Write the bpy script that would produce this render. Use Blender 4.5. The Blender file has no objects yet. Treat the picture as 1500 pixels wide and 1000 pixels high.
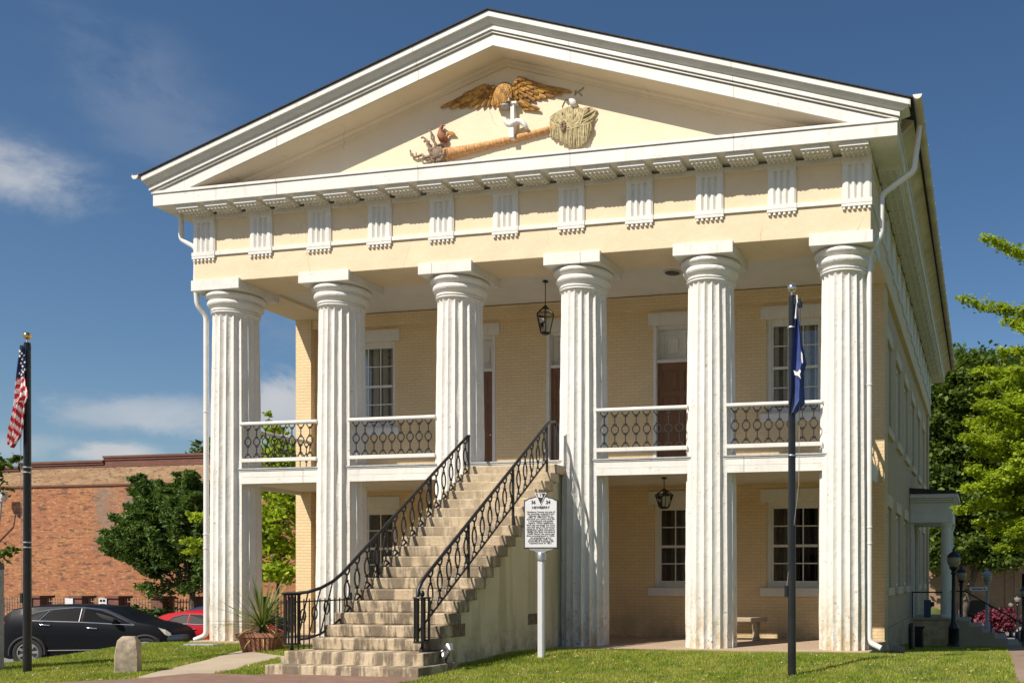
import bpy, math, random
import numpy as np
from mathutils import Vector, Matrix, noise as mnoise
R = math.radians
random.seed(7)
rng = np.random.default_rng(11)
scene = bpy.context.scene
COL = scene.collection

# ------------------------------------------------------------ camera survey
FPX = 1381.1; YAW = 0.20558; PCX = 1150.0; PCY = 845.0
CAM = (9.13, -16.92, 1.36)
CA, SA = math.cos(YAW), math.sin(YAW)
def on_plane_y(px, py, Y):                 # survey point -> (X, Z) on a plane facing the street
    D = Y - CAM[1]; u = (px - PCX) / FPX
    w = D / (CA + u * SA)
    return (CAM[0] + D * (u * CA - SA) / (CA + u * SA), CAM[2] + (PCY - py) / FPX * w)
def at_depth(px, py, w):
    r = (px - PCX) / FPX * w
    return (CAM[0] + r * CA - w * SA, CAM[1] + r * SA + w * CA, CAM[2] + (PCY - py) / FPX * w)
def sstep(a, b, x):
    t = min(1.0, max(0.0, (x - a) / (b - a))); return t * t * (3 - 2 * t)

# ------------------------------------------------------------ terrain height
def gz(x, y):
    z = 0.0
    z -= min(0.020 * max(0.0, -y - 2.0), 0.07)
    z -= 0.12 * sstep(-1.0, -5.0, x) * sstep(-0.3, -3.0, y)
    z += 0.065 * sstep(0.2, 2.2, x) * math.exp(-((y + 1.9) / 1.0) ** 2) * (1 - sstep(7, 10, x))
    z -= 0.045 * sstep(-1.2, 0.2, y)
    z -= sstep(5.8, 7.6, x) * 0.056 * min(max(0.0, y), 32.0)
    side = max(0.0, -7.55 - 0.06 * y - x)
    z = z - (z + 1.12) * sstep(0.0, 3.2, side)
    if y > 21: z = z - (z + 1.12) * sstep(21, 26, y) * (1 - sstep(4, 8, x))
    return z
def on_ground(px, py):
    z = -0.15
    for _ in range(30):
        w = (CAM[2] - z) * FPX / (py - PCY)
        p = at_depth(px, py, w); z = 0.5 * z + 0.5 * gz(p[0], p[1])
    return (p[0], p[1], gz(p[0], p[1]))

# ------------------------------------------------------------ mesh builder
class MB:
    def __init__(s): s.v = []; s.f = []; s.mi = []; s.cur = 0
    def quad(s, *pts):
        n = len(s.v); s.v.extend([tuple(p) for p in pts]); s.f.append(tuple(range(n, n + len(pts)))); s.mi.append(s.cur)
    def addfaces(s, verts, faces):
        n = len(s.v); s.v.extend([tuple(p) for p in verts])
        for f in faces: s.f.append(tuple(i + n for i in f)); s.mi.append(s.cur)
    def box(s, x0, x1, y0, y1, z0, z1, M=None):
        vs = [(x0,y0,z0),(x1,y0,z0),(x1,y1,z0),(x0,y1,z0),(x0,y0,z1),(x1,y0,z1),(x1,y1,z1),(x0,y1,z1)]
        if M is not None: vs = [tuple(M @ Vector(p)) for p in vs]
        s.addfaces(vs, [(0,3,2,1),(4,5,6,7),(0,1,5,4),(1,2,6,5),(2,3,7,6),(3,0,4,7)])
        return s
    def prism(s, poly, axis, a, b):        # poly of 2-tuples; axis 'x','y','z'
        def mk(p, t):
            return {'x': (t, p[0], p[1]), 'y': (p[0], t, p[1]), 'z': (p[0], p[1], t)}[axis]
        n = len(poly)
        vs = [mk(p, a) for p in poly] + [mk(p, b) for p in poly]
        fs = [tuple(range(n))[::-1], tuple(range(n, 2 * n))] + [(i, (i + 1) % n, n + (i + 1) % n, n + i) for i in range(n)]
        s.addfaces(vs, fs); return s
    def lathe(s, prof, n=24, c=(0, 0, 0), cap=True, sx=1, sy=1):
        vs = []; fs = []
        for r, z in prof:
            for i in range(n):
                a = 2 * math.pi * i / n
                vs.append((c[0] + r * math.cos(a) * sx, c[1] + r * math.sin(a) * sy, c[2] + z))
        for j in range(len(prof) - 1):
            for i in range(n):
                k = (i + 1) % n
                fs.append((j*n+i, j*n+k, (j+1)*n+k, (j+1)*n+i))
        if cap:
            fs.append(tuple(range(n))[::-1]); fs.append(tuple(range((len(prof)-1)*n, len(prof)*n)))
        s.addfaces(vs, fs); return s
    def tube(s, path, r, n=8, cap=True, closed=False):
        P = [Vector(p) for p in path]; m = len(P)
        rad = r if isinstance(r, (list, tuple)) else [r] * m
        vs = []; fs = []; prev = None
        for i, p in enumerate(P):
            if closed: t = P[(i+1) % m] - P[(i-1) % m]
            else: t = P[min(i+1, m-1)] - P[max(i-1, 0)]
            t = t.normalized() if t.length > 1e-9 else Vector((0, 0, 1))
            if prev is None:
                up = Vector((0, 0, 1)) if abs(t.z) < 0.9 else Vector((1, 0, 0))
                u = t.cross(up).normalized()
            else:
                u = (prev - t * prev.dot(t)); u = u.normalized() if u.length > 1e-9 else t.orthogonal().normalized()
            prev = u; w = t.cross(u)
            for k in range(n):
                a = 2 * math.pi * k / n
                vs.append(p + (u * math.cos(a) + w * math.sin(a)) * rad[i])
        for i in range(m if closed else m - 1):
            j = (i + 1) % m
            for k in range(n):
                q = (k + 1) % n
                fs.append((i*n+k, i*n+q, j*n+q, j*n+k))
        if cap and not closed:
            fs.append(tuple(range(n))[::-1]); fs.append(tuple(range((m-1)*n, m*n)))
        s.addfaces(vs, fs); return s
    def ellipsoid(s, c, r, n=16, m=10, M=None):
        vs = []; fs = []
        for j in range(1, m):
            t = math.pi * j / m
            for i in range(n):
                a = 2 * math.pi * i / n
                vs.append(Vector((r[0]*math.sin(t)*math.cos(a), r[1]*math.sin(t)*math.sin(a), r[2]*math.cos(t))))
        vs.append(Vector((0, 0, r[2]))); vs.append(Vector((0, 0, -r[2])))
        for j in range(m - 2):
            for i in range(n):
                k = (i + 1) % n
                fs.append((j*n+i, (j+1)*n+i, (j+1)*n+k, j*n+k))
        T = len(vs) - 2; B = T + 1
        for i in range(n):
            k = (i + 1) % n
            fs.append((T, i, k)); fs.append((B, (m-2)*n+k, (m-2)*n+i))
        c = Vector(c)
        s.addfaces([(M @ p if M is not None else p) + c for p in vs], fs); return s
    def build(s, name, mats, parent=None, smooth=None, bevel=0.0, loc=None):
        me = bpy.data.meshes.new(name); me.from_pydata(s.v, [], s.f); me.update()
        if not isinstance(mats, (list, tuple)): mats = [mats]
        for m in mats: me.materials.append(m)
        if len(mats) > 1: me.polygons.foreach_set('material_index', s.mi)
        if smooth is not None:
            me.polygons.foreach_set('use_smooth', [True] * len(me.polygons))
            me.set_sharp_from_angle(angle=R(smooth))
        o = bpy.data.objects.new(name, me); COL.objects.link(o)
        if parent is not None: o.parent = parent
        if loc is not None: o.location = loc
        if bevel:
            b = o.modifiers.new('edge', 'BEVEL'); b.width = bevel; b.segments = 2; b.limit_method = 'ANGLE'; b.angle_limit = R(40)
        return o

def tag(o, label=None, cat=None, group=None, kind=None):
    if label: o['label'] = label
    if cat: o['category'] = cat
    if group: o['group'] = group
    if kind: o['kind'] = kind
    return o
def thing(name, label, cat, loc=(0, 0, 0), rz=0.0, group=None):
    o = bpy.data.objects.new(name, None); o.empty_display_size = 0.2; COL.objects.link(o)
    o.location = loc; o.rotation_euler = (0, 0, rz)
    return tag(o, label, cat, group)
def copy_tree(o, parent=None):
    c = o.copy(); COL.objects.link(c)
    if parent is not None: c.parent = parent
    for ch in o.children: copy_tree(ch, c)
    return c
def numpy_mesh(name, V, F, mat, parent=None):       # V (n,3), F (m,k)
    me = bpy.data.meshes.new(name)
    me.vertices.add(len(V)); me.vertices.foreach_set('co', np.ascontiguousarray(V, dtype=np.float32).ravel())
    k = F.shape[1]; m = len(F)
    me.loops.add(m * k); me.loops.foreach_set('vertex_index', np.ascontiguousarray(F, dtype=np.int32).ravel())
    me.polygons.add(m); me.polygons.foreach_set('loop_start', np.arange(0, m * k, k, dtype=np.int32))
    me.update(calc_edges=True); me.validate()
    me.materials.append(mat)
    o = bpy.data.objects.new(name, me); COL.objects.link(o)
    if parent is not None: o.parent = parent
    return o

# ------------------------------------------------------------ materials
class NT:
    def __init__(s, name):
        s.m = bpy.data.materials.new(name); s.m.use_nodes = True
        s.t = s.m.node_tree; s.t.nodes.clear()
        s.out = s.n('ShaderNodeOutputMaterial'); s.b = s.n('ShaderNodeBsdfPrincipled')
        s.l(s.b.outputs[0], s.out.inputs[0])
        s.pos = s.n('ShaderNodeNewGeometry').outputs['Position']
    def n(s, t): return s.t.nodes.new(t)
    def l(s, a, b): s.t.links.new(a, b)
    def setin(s, sock, v):
        if hasattr(v, 'is_output') or hasattr(v, 'links'): s.l(v, sock)
        elif isinstance(v, (tuple, list)) and len(v) == 3 and sock.type == 'RGBA': sock.default_value = (*v, 1)
        else: sock.default_value = v
    def noise(s, scale, detail=4, rough=0.55, vec=None, stretch=None, dist=0.0):
        q = s.n('ShaderNodeTexNoise'); q.inputs['Scale'].default_value = scale
        q.inputs['Detail'].default_value = detail; q.inputs['Roughness'].default_value = rough
        q.inputs['Distortion'].default_value = dist
        v = vec or s.pos
        if stretch:
            mp = s.n('ShaderNodeMapping'); mp.inputs['Scale'].default_value = stretch; s.l(v, mp.inputs[0]); v = mp.outputs[0]
        s.l(v, q.inputs['Vector']); return q.outputs['Fac']
    def ramp(s, f, *stops):
        r = s.n('ShaderNodeValToRGB'); s.l(f, r.inputs[0]); e = r.color_ramp.elements
        while len(e) < len(stops): e.new(0.5)
        for i, (p, c) in enumerate(stops):
            e[i].position = p; e[i].color = (c, c, c, 1) if not isinstance(c, (tuple, list)) else (*c, 1)
        return r.outputs[0]
    def mix(s, f, a, b, mode='MIX'):
        q = s.n('ShaderNodeMix'); q.data_type = 'RGBA'; q.blend_type = mode
        s.setin(q.inputs[0], f); s.setin(q.inputs[6], a); s.setin(q.inputs[7], b); return q.outputs[2]
    def math(s, op, a, b=0.0):
        q = s.n('ShaderNodeMath'); q.operation = op; s.setin(q.inputs[0], a); s.setin(q.inputs[1], b); return q.outputs[0]
    def sep(s, v=None):
        q = s.n('ShaderNodeSeparateXYZ'); s.l(v or s.pos, q.inputs[0]); return q.outputs
    def mr(s, v, a, b, c=0.0, d=1.0):
        q = s.n('ShaderNodeMapRange'); s.l(v, q.inputs[0])
        for i, k in enumerate((a, b, c, d)): q.inputs[i + 1].default_value = k
        return q.outputs[0]
    def bump(s, h, strength=0.3, dist=0.02, normal=None):
        q = s.n('ShaderNodeBump'); q.inputs['Strength'].default_value = strength; q.inputs['Distance'].default_value = dist
        s.l(h, q.inputs['Height'])
        if normal is not None: s.l(normal, q.inputs['Normal'])
        s.l(q.outputs[0], s.b.inputs['Normal']); return q.outputs[0]
    def col(s, c): s.setin(s.b.inputs['Base Color'], c)
    def rough(s, r): s.setin(s.b.inputs['Roughness'], r)
    def metal(s, r): s.b.inputs['Metallic'].default_value = r

def simple(name, c, rough=0.6, metal=0.0, var=0.12, scale=8.0, bump=0.0, coat=0.0, spec=None):
    t = NT(name)
    if spec is not None: t.b.inputs['Specular IOR Level'].default_value = spec
    f = t.noise(scale, 5)
    t.col(t.mix(t.ramp(f, (0.3, 0.0), (0.7, 1.0)), tuple(x * (1 - var) for x in c), tuple(min(1, x * (1 + var)) for x in c)))
    t.rough(rough); t.metal(metal)
    if coat: t.b.inputs['Coat Weight'].default_value = coat; t.b.inputs['Coat Roughness'].default_value = 0.05
    if bump: t.bump(t.noise(scale * 6, 4), bump, 0.01)
    return t.m

def white_paint():
    t = NT('white_paint')
    f = t.noise(3.0, 6, 0.6); g = t.noise(14, 5, 0.65, stretch=(1, 1, 0.25))
    c = t.mix(t.ramp(f, (0.35, 0.0), (0.75, 1.0)), (0.66, 0.64, 0.60), (0.73, 0.71, 0.67))
    c = t.mix(t.ramp(g, (0.54, 0.0), (0.68, 0.45)), c, (0.54, 0.50, 0.42))
    t.col(c); t.rough(0.5); t.bump(t.noise(22, 5), 0.12, 0.01); return t.m
def column_plaster():
    t = NT('column_plaster'); z = t.sep()[2]
    f = t.noise(2.2, 6, 0.6)
    c = t.mix(t.ramp(f, (0.35, 0.0), (0.7, 1.0)), (0.70, 0.675, 0.63), (0.76, 0.74, 0.705))
    streak = t.noise(5.5, 5, 0.6, stretch=(1, 1, 0.10))
    c = t.mix(t.ramp(streak, (0.60, 0.0), (0.74, 0.30)), c, (0.57, 0.51, 0.42))
    low = t.mr(z, 1.3, 0.0)
    d = t.math('MULTIPLY', low, t.ramp(t.noise(6, 7, 0.7, stretch=(1, 1, 0.4)), (0.42, 0.0), (0.58, 1.0)))
    c = t.mix(d, c, (0.50, 0.39, 0.23))
    chip = t.math('MULTIPLY', t.mr(z, 1.6, 0.0), t.ramp(t.noise(11, 5, 0.65), (0.63, 0.0), (0.66, 1.0)))
    c = t.mix(chip, c, (0.16, 0.13, 0.10))
    spots = t.ramp(t.noise(13, 3, 0.5), (0.68, 0.0), (0.71, 0.7))
    c = t.mix(spots, c, (0.40, 0.35, 0.27))
    t.col(c); t.rough(0.72)
    h = t.math('ADD', t.math('MULTIPLY', t.noise(9, 4), 0.7), t.math('MULTIPLY', t.noise(45, 4), 0.5))
    t.bump(h, 0.7, 0.03); return t.m
def stucco(name, c0, c1, dirt=(0.42, 0.34, 0.22)):
    t = NT(name)
    c = t.mix(t.ramp(t.noise(1.3, 6, 0.62), (0.3, 0.0), (0.72, 1.0)), c0, c1)
    c = t.mix(t.ramp(t.noise(7, 7, 0.7, stretch=(0.5, 0.5, 1.4)), (0.60, 0.0), (0.80, 0.40)), c, dirt)
    v = t.n('ShaderNodeTexVoronoi'); v.feature = 'DISTANCE_TO_EDGE'; v.inputs['Scale'].default_value = 0.55
    mp = t.n('ShaderNodeMapping'); mp.inputs['Scale'].default_value = (1, 1, 0.6)
    wq = t.n('ShaderNodeVectorMath'); wq.operation = 'ADD'
    nz = t.n('ShaderNodeTexNoise'); nz.inputs['Scale'].default_value = 3.0; t.l(t.pos, nz.inputs['Vector'])
    sc = t.n('ShaderNodeVectorMath'); sc.operation = 'SCALE'; sc.inputs[3].default_value = 0.35; t.l(nz.outputs['Color'], sc.inputs[0])
    t.l(t.pos, wq.inputs[0]); t.l(sc.outputs[0], wq.inputs[1]); t.l(wq.outputs[0], mp.inputs[0]); t.l(mp.outputs[0], v.inputs['Vector'])
    crack = t.math('MULTIPLY', t.ramp(v.outputs['Distance'], (0.0, 1.0), (0.006, 0.0)), t.ramp(t.noise(0.8, 2), (0.52, 0.0), (0.60, 0.55)))
    c = t.mix(crack, c, (0.33, 0.27, 0.17))
    t.col(c); t.rough(0.8)
    t.bump(t.math('ADD', t.noise(5, 5), t.math('MULTIPLY', t.noise(40, 4), 0.35)), 0.35, 0.03); return t.m
def bricks(name, c1, c2, mortar, w=0.22, h=0.075, facing='y', msize=0.012, bump=0.4, stain=None, extra=None, rough=0.85):
    t = NT(name); X, Y, Z = t.sep()
    cb = t.n('ShaderNodeCombineXYZ'); t.l(X if facing == 'y' else Y, cb.inputs[0]); t.l(Z if facing != 'z' else Y, cb.inputs[1])
    if facing == 'z':
        t.t.links.remove(cb.inputs[0].links[0]); t.l(X, cb.inputs[0])
    wob = t.n('ShaderNodeVectorMath'); wob.operation = 'MULTIPLY_ADD'
    nz = t.n('ShaderNodeTexNoise'); nz.inputs['Scale'].default_value = 2.5; t.l(t.pos, nz.inputs['Vector'])
    t.l(nz.outputs['Color'], wob.inputs[0]); wob.inputs[1].default_value = (0.02, 0.02, 0); t.l(cb.outputs[0], wob.inputs[2])
    b = t.n('ShaderNodeTexBrick'); t.l(wob.outputs[0], b.inputs['Vector'])
    b.inputs['Scale'].default_value = 1.0; b.inputs['Brick Width'].default_value = w; b.inputs['Row Height'].default_value = h
    b.inputs['Mortar Size'].default_value = msize; b.inputs['Mortar Smooth'].default_value = 0.4; b.inputs['Bias'].default_value = -0.2
    b.inputs['Color1'].default_value = (*c1, 1); b.inputs['Color2'].default_value = (*c2, 1); b.inputs['Mortar'].default_value = (*mortar, 1)
    c = b.outputs['Color']
    c = t.mix(t.ramp(t.noise(0.9, 6, 0.6), (0.3, 0.0), (0.75, 0.5)), c, tuple(x * 0.72 for x in c1))
    if extra: c = extra(t, c)
    t.col(c); t.rough(rough)
    hgt = t.math('ADD', t.math('MULTIPLY', b.outputs['Fac'], -1.0), t.math('MULTIPLY', t.noise(30, 4, stretch=(1, 1, 2)), 0.9))
    t.bump(hgt, bump, 0.012); return t.m
def leafmat(name, a, b, trans=0.35, hi=None, patchy=False):
    t = NT(name)
    g = t.n('ShaderNodeNewGeometry')
    c = t.ramp(g.outputs['Random Per Island'], (0.0, a), (0.75, b), (1.0, hi or b))
    c2 = t.mix(t.ramp(t.noise(0.9, 4), (0.42, 0.0), (0.62, 0.45)), c, tuple(x * 0.6 for x in a))
    if patchy:
        c2 = t.mix(t.ramp(t.noise(0.55, 6, .65), (0.44, 0.0), (0.58, 0.75)), c2, (0.42, 0.42, 0.085))
        c2 = t.mix(t.ramp(t.noise(2.6, 5, .65), (0.50, 0.0), (0.60, 0.65)), c2, (0.10, 0.20, 0.022))
        c2 = t.mix(t.ramp(t.noise(7.0, 4, .6), (0.56, 0.0), (0.62, 0.8)), c2, (0.40, 0.33, 0.13))
    d = t.n('ShaderNodeBsdfDiffuse'); tr = t.n('ShaderNodeBsdfTranslucent'); gl = t.n('ShaderNodeBsdfGlossy'); gl.inputs['Roughness'].default_value = 0.6
    gl.inputs['Color'].default_value = (0.9, 0.95, 0.9, 1)
    t.l(c2, d.inputs[0]); t.l(t.mix(0.4, c2, (b[0] * 1.5, b[1] * 1.5, b[2] * 0.5)), tr.inputs[0])
    m = t.n('ShaderNodeMixShader'); m.inputs[0].default_value = trans; t.l(d.outputs[0], m.inputs[1]); t.l(tr.outputs[0], m.inputs[2])
    m2 = t.n('ShaderNodeMixShader'); m2.inputs[0].default_value = 0.02; t.l(m.outputs[0], m2.inputs[1]); t.l(gl.outputs[0], m2.inputs[2])
    t.l(m2.outputs[0], t.out.inputs[0]); return t.m
def glass_mat(name='window_glass', tint=(0.90, 0.91, 0.90), base=0.055):
    t = NT(name)
    tr = t.n('ShaderNodeBsdfTransparent'); tr.inputs[0].default_value = (*tint, 1)
    gl = t.n('ShaderNodeBsdfGlossy'); gl.inputs['Roughness'].default_value = 0.03; gl.inputs[0].default_value = (0.9, 0.92, 0.95, 1)
    fr = t.n('ShaderNodeFresnel'); fr.inputs[0].default_value = 1.5
    bm = t.n('ShaderNodeBump'); bm.inputs['Strength'].default_value = 0.04; t.l(t.noise(2.5, 2), bm.inputs['Height'])
    t.l(bm.outputs[0], gl.inputs['Normal'])
    m = t.n('ShaderNodeMixShader'); t.l(t.math('ADD', fr.outputs[0], base - 0.04), m.inputs[0])
    t.l(tr.outputs[0], m.inputs[1]); t.l(gl.outputs[0], m.inputs[2]); t.l(m.outputs[0], t.out.inputs[0]); return t.m

def iron():
    t = NT('black_iron')
    t.col(t.mix(t.ramp(t.noise(12, 5), (0.5, 0.0), (0.8, 0.5)), (0.012, 0.012, 0.013), (0.035, 0.028, 0.022)))
    t.rough(0.42); t.bump(t.noise(60, 3), 0.15, 0.004); return t.m
def stair_stone():
    t = NT('stair_stone'); X, Y, Z = t.sep()
    c = t.mix(t.ramp(t.noise(1.6, 6, 0.6), (0.3, 0.0), (0.72, 1.0)), (0.45, 0.36, 0.235), (0.57, 0.47, 0.33))
    low = t.mr(Z, 3.2, 0.9, 0.25, 1.0)
    st = t.ramp(t.noise(4.2, 6, 0.65, stretch=(1.5, 0.6, 0.28)), (0.43, 0.0), (0.54, 1.0))
    c = t.mix(t.math('MULTIPLY', t.math('MULTIPLY', st, low), 0.92), c, (0.15, 0.115, 0.08))
    st2 = t.ramp(t.noise(13, 6, 0.7, stretch=(1, 1, 0.4)), (0.52, 0.0), (0.66, 0.6))
    c = t.mix(st2, c, (0.28, 0.215, 0.14))
    t.col(c); t.rough(0.85)
    t.bump(t.math('ADD', t.noise(12, 6), t.math('MULTIPLY', t.noise(50, 3), 0.4)), 0.5, 0.03); return t.m
def stair_wall():
    t = NT('stair_wall_stucco'); Z = t.sep()[2]
    c = t.mix(t.ramp(t.noise(1.2, 5), (0.3, 0.0), (0.7, 1.0)), (0.60, 0.52, 0.345), (0.69, 0.60, 0.41))
    st = t.ramp(t.noise(3.0, 6, 0.6, stretch=(1, 1, 0.12)), (0.47, 0.0), (0.62, 0.55))
    c = t.mix(st, c, (0.38, 0.325, 0.18))
    low = t.math('MULTIPLY', t.mr(Z, 0.7, 0.0), t.ramp(t.noise(5, 6), (0.4, 0.0), (0.65, 0.8)))
    c = t.mix(low, c, (0.20, 0.17, 0.09))
    t.col(c); t.rough(0.85); t.bump(t.noise(15, 6), 0.35, 0.02); return t.m
def wood(name, a, b):
    t = NT(name)
    f = t.noise(9, 5, 0.6, stretch=(6, 6, 0.35), dist=1.5)
    t.col(t.mix(t.ramp(f, (0.3, 0.0), (0.7, 1.0)), a, b)); t.rough(0.35); t.bump(f, 0.1, 0.005); return t.m
def concrete(name, a, b, crack=True):
    t = NT(name)
    c = t.mix(t.ramp(t.noise(0.8, 6, 0.62), (0.3, 0.0), (0.7, 1.0)), a, b)
    c = t.mix(t.ramp(t.noise(6, 7, 0.7), (0.55, 0.0), (0.78, 0.5)), c, tuple(x * 0.55 for x in a))
    t.col(c); t.rough(0.9); t.bump(t.noise(40, 5), 0.3, 0.01); return t.m
def soil_grass():
    t = NT('lawn_soil')
    f = t.noise(1.1, 5); g = t.noise(25, 5, 0.7)
    c = t.mix(t.ramp(f, (0.35, 0.0), (0.7, 1.0)), (0.095, 0.135, 0.018), (0.15, 0.20, 0.026))
    c = t.mix(t.ramp(g, (0.4, 0.0), (0.75, 0.7)), c, (0.10, 0.105, 0.035))
    t.col(c); t.rough(0.95); t.bump(g, 0.8, 0.05); return t.m
def carpaint(name, c, coat=0.0):
    t = NT(name); t.col(c); t.rough(0.5 if coat else 0.62); t.b.inputs['Specular IOR Level'].default_value = 0.12; t.b.inputs['Coat Weight'].default_value = coat; t.b.inputs['Coat Roughness'].default_value = 0.10
    return t.m
def bark():
    t = NT('bark')
    f = t.noise(6, 6, 0.65, stretch=(1.5, 1.5, 0.3))
    t.col(t.mix(t.ramp(f, (0.35, 0.0), (0.7, 1.0)), (0.055, 0.042, 0.030), (0.16, 0.125, 0.095))); t.rough(0.95); t.bump(f, 0.8, 0.05); return t.m

M = {}
M['white'] = white_paint()
M['column'] = column_plaster()
M['stucco'] = stucco('cream_stucco', (0.68, 0.545, 0.375), (0.745, 0.61, 0.425))
M['tympanum'] = stucco('tympanum_stucco', (0.73, 0.605, 0.43), (0.79, 0.66, 0.475), dirt=(0.60, 0.47, 0.30))
M['soffit'] = stucco('soffit_cream', (0.66, 0.55, 0.40), (0.72, 0.61, 0.45))
M['ceiling'] = simple('ceiling_paint', (0.66, 0.61, 0.53), 0.7, var=0.06, scale=1.5, bump=0.05)
def dirtlow(t, c):
    Z = t.sep()[2]
    d = t.math('MULTIPLY', t.mr(Z, 0.9, -0.2), t.ramp(t.noise(3, 6, 0.65), (0.38, 0.0), (0.62, 0.8)))
    return t.mix(d, c, (0.30, 0.23, 0.13))
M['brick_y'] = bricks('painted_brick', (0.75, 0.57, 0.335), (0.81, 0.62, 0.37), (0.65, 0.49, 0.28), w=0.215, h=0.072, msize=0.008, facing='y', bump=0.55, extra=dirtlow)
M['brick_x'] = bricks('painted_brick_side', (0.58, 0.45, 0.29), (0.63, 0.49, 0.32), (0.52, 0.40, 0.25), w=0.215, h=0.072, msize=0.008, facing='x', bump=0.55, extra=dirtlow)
M['iron'] = iron()
M['stone'] = stair_stone(); M['stairwall'] = stair_wall()
M['door'] = wood('brown_door_wood', (0.125, 0.052, 0.018), (0.23, 0.105, 0.038))
M['glass'] = glass_mat(); M['dark'] = simple('dark_interior', (0.03, 0.028, 0.025), 0.9)
M['curtain'] = simple('curtain_cloth', (0.88, 0.83, 0.72), 0.9, var=0.1)
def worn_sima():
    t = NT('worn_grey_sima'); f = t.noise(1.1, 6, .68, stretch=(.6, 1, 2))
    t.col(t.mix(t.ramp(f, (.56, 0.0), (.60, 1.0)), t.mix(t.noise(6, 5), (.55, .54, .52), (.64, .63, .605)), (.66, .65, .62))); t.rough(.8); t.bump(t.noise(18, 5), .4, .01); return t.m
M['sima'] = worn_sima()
def white_board():
    t = NT('white_board'); X, Y, Z = t.sep()
    c = t.mix(t.ramp(t.noise(2.2, 6, .62), (.35, 0.0), (.7, 1.0)), (.65, .63, .59), (.74, .72, .685))
    jx = t.math('ABSOLUTE', t.math('SUBTRACT', t.math('FRACT', t.math('MULTIPLY', X, .316)), .5))
    joint = t.math('MULTIPLY', t.mr(jx, .0045, .002), .55)
    c = t.mix(joint, c, (.22, .20, .17))
    c = t.mix(t.ramp(t.noise(9, 6, .7, stretch=(1, 1, .2)), (.55, 0.0), (.68, .5)), c, (.50, .45, .36))
    c = t.mix(t.ramp(t.noise(16, 4, .6, stretch=(.5, 1, 1.2)), (.66, 0.0), (.69, .7)), c, (.40, .37, .32))
    t.col(c); t.rough(.55); t.bump(t.noise(14, 6, .6, stretch=(.4, 1, 1)), .25, .01); return t.m
M['board'] = white_board()
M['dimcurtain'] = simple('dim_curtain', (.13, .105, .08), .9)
M['slats'] = simple('window_slats', (0.42, 0.38, 0.30), 0.6)
M['shingle'] = simple('dark_roof_shingle', (0.035, 0.036, 0.042), 0.9, var=0.4, scale=9, bump=0.4)
M['pipe'] = simple('white_pipe', (0.72, 0.71, 0.69), 0.4, var=0.05)
M['gutter'] = simple('weathered_gutter', (0.50, 0.43, 0.33), 0.6, var=0.25, scale=2)
M['greymetal'] = simple('grey_deck_edge', (0.40, 0.41, 0.42), 0.45, var=0.2, scale=10)
M['porchfloor'] = bricks('porch_floor_brick', (0.43, 0.315, 0.215), (0.50, 0.38, 0.27), (0.45, 0.36, 0.26), 0.22, 0.11, 'z')
def carving(name, a, b, rough=.7):
    t = NT(name); g = t.n('ShaderNodeNewGeometry')
    c = t.mix(g.outputs['Random Per Island'], a, b)
    t.col(t.mix(t.ramp(t.noise(14, 5), (0.45, 0.0), (0.62, 0.6)), c, tuple(x * .45 for x in a))); t.rough(rough); t.bump(t.noise(60, 4), .3, .01); return t.m
M['gold'] = carving('ochre_carving', (0.26, 0.115, 0.018), (0.58, 0.31, 0.06))
M['rope'] = simple('trunk_carving', (0.52, 0.27, 0.10), 0.75, var=0.3, scale=16, bump=0.4)
M['frond'] = carving('frond_carving', (0.40, 0.33, 0.17), (0.57, 0.48, 0.28), .85)
M['root'] = simple('root_carving', (0.24, 0.165, 0.11), 0.8, var=0.3, scale=14)
M['rooster'] = simple('rooster_paint', (0.27, 0.10, 0.05), 0.7, var=0.55, scale=30)
M['leafpaint'] = simple('olive_paint', (0.22, 0.21, 0.12), 0.8, var=0.2)
M['bark'] = bark()
M['soil'] = soil_grass()
M['asphalt'] = concrete('asphalt', (0.19, 0.185, 0.18), (0.25, 0.245, 0.235))
M['concrete'] = concrete('walk_concrete', (0.36, 0.29, 0.205), (0.45, 0.37, 0.27))
M['walk_brown'] = concrete('brown_walk', (0.24, 0.165, 0.12), (0.31, 0.22, 0.165))
M['paver'] = bricks('brick_paver', (0.23, 0.12, 0.085), (0.31, 0.18, 0.13), (0.22, 0.18, 0.13), 0.21, 0.105, 'z', bump=0.6)
M['terracotta'] = simple('terracotta', (0.33, 0.155, 0.095), 0.85, var=0.3, scale=9, bump=0.3)
M['granite'] = simple('granite', (0.40, 0.33, 0.24), 0.9, var=0.35, scale=12, bump=0.7)
M['chrome'] = simple('chrome', (0.8, 0.8, 0.8), 0.12, 1.0, var=0.02)
M['steel'] = simple('brushed_metal', (0.55, 0.55, 0.54), 0.38, 0.9, var=0.06)
M['rubber'] = simple('tyre_rubber', (0.02, 0.02, 0.02), 0.75)
M['black'] = simple('black_paint', (0.014, 0.016, 0.019), 0.28, var=0.2)
M['blackcar'] = carpaint('black_car_paint', (0.006, 0.007, 0.010), 0.07); M['redcar'] = carpaint('red_car_paint', (0.42, 0.012, 0.022))
M['bluecar'] = carpaint('blue_car_paint', (0.012, 0.03, 0.07))
M['carglass'] = simple('tinted_glass', (0.006, 0.007, 0.008), 0.30, var=0.0, spec=0.02)
M['lamp_red'] = simple('red_lens', (0.42, 0.012, 0.012), 0.15, var=0.05); M['lamp_clear'] = simple('clear_lens', (0.55, 0.52, 0.45), 0.12, var=0.1)
M['flagred'] = simple('flag_red', (0.48, 0.022, 0.035), 0.8); M['flagwhite'] = simple('flag_white', (0.78, 0.76, 0.74), 0.8, var=0.04)
M['flagblue'] = simple('flag_navy', (0.018, 0.035, 0.115), 0.8); M['stateblue'] = simple('flag_blue', (0.042, 0.068, 0.235), 0.75, var=0.2, scale=4)
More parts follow.
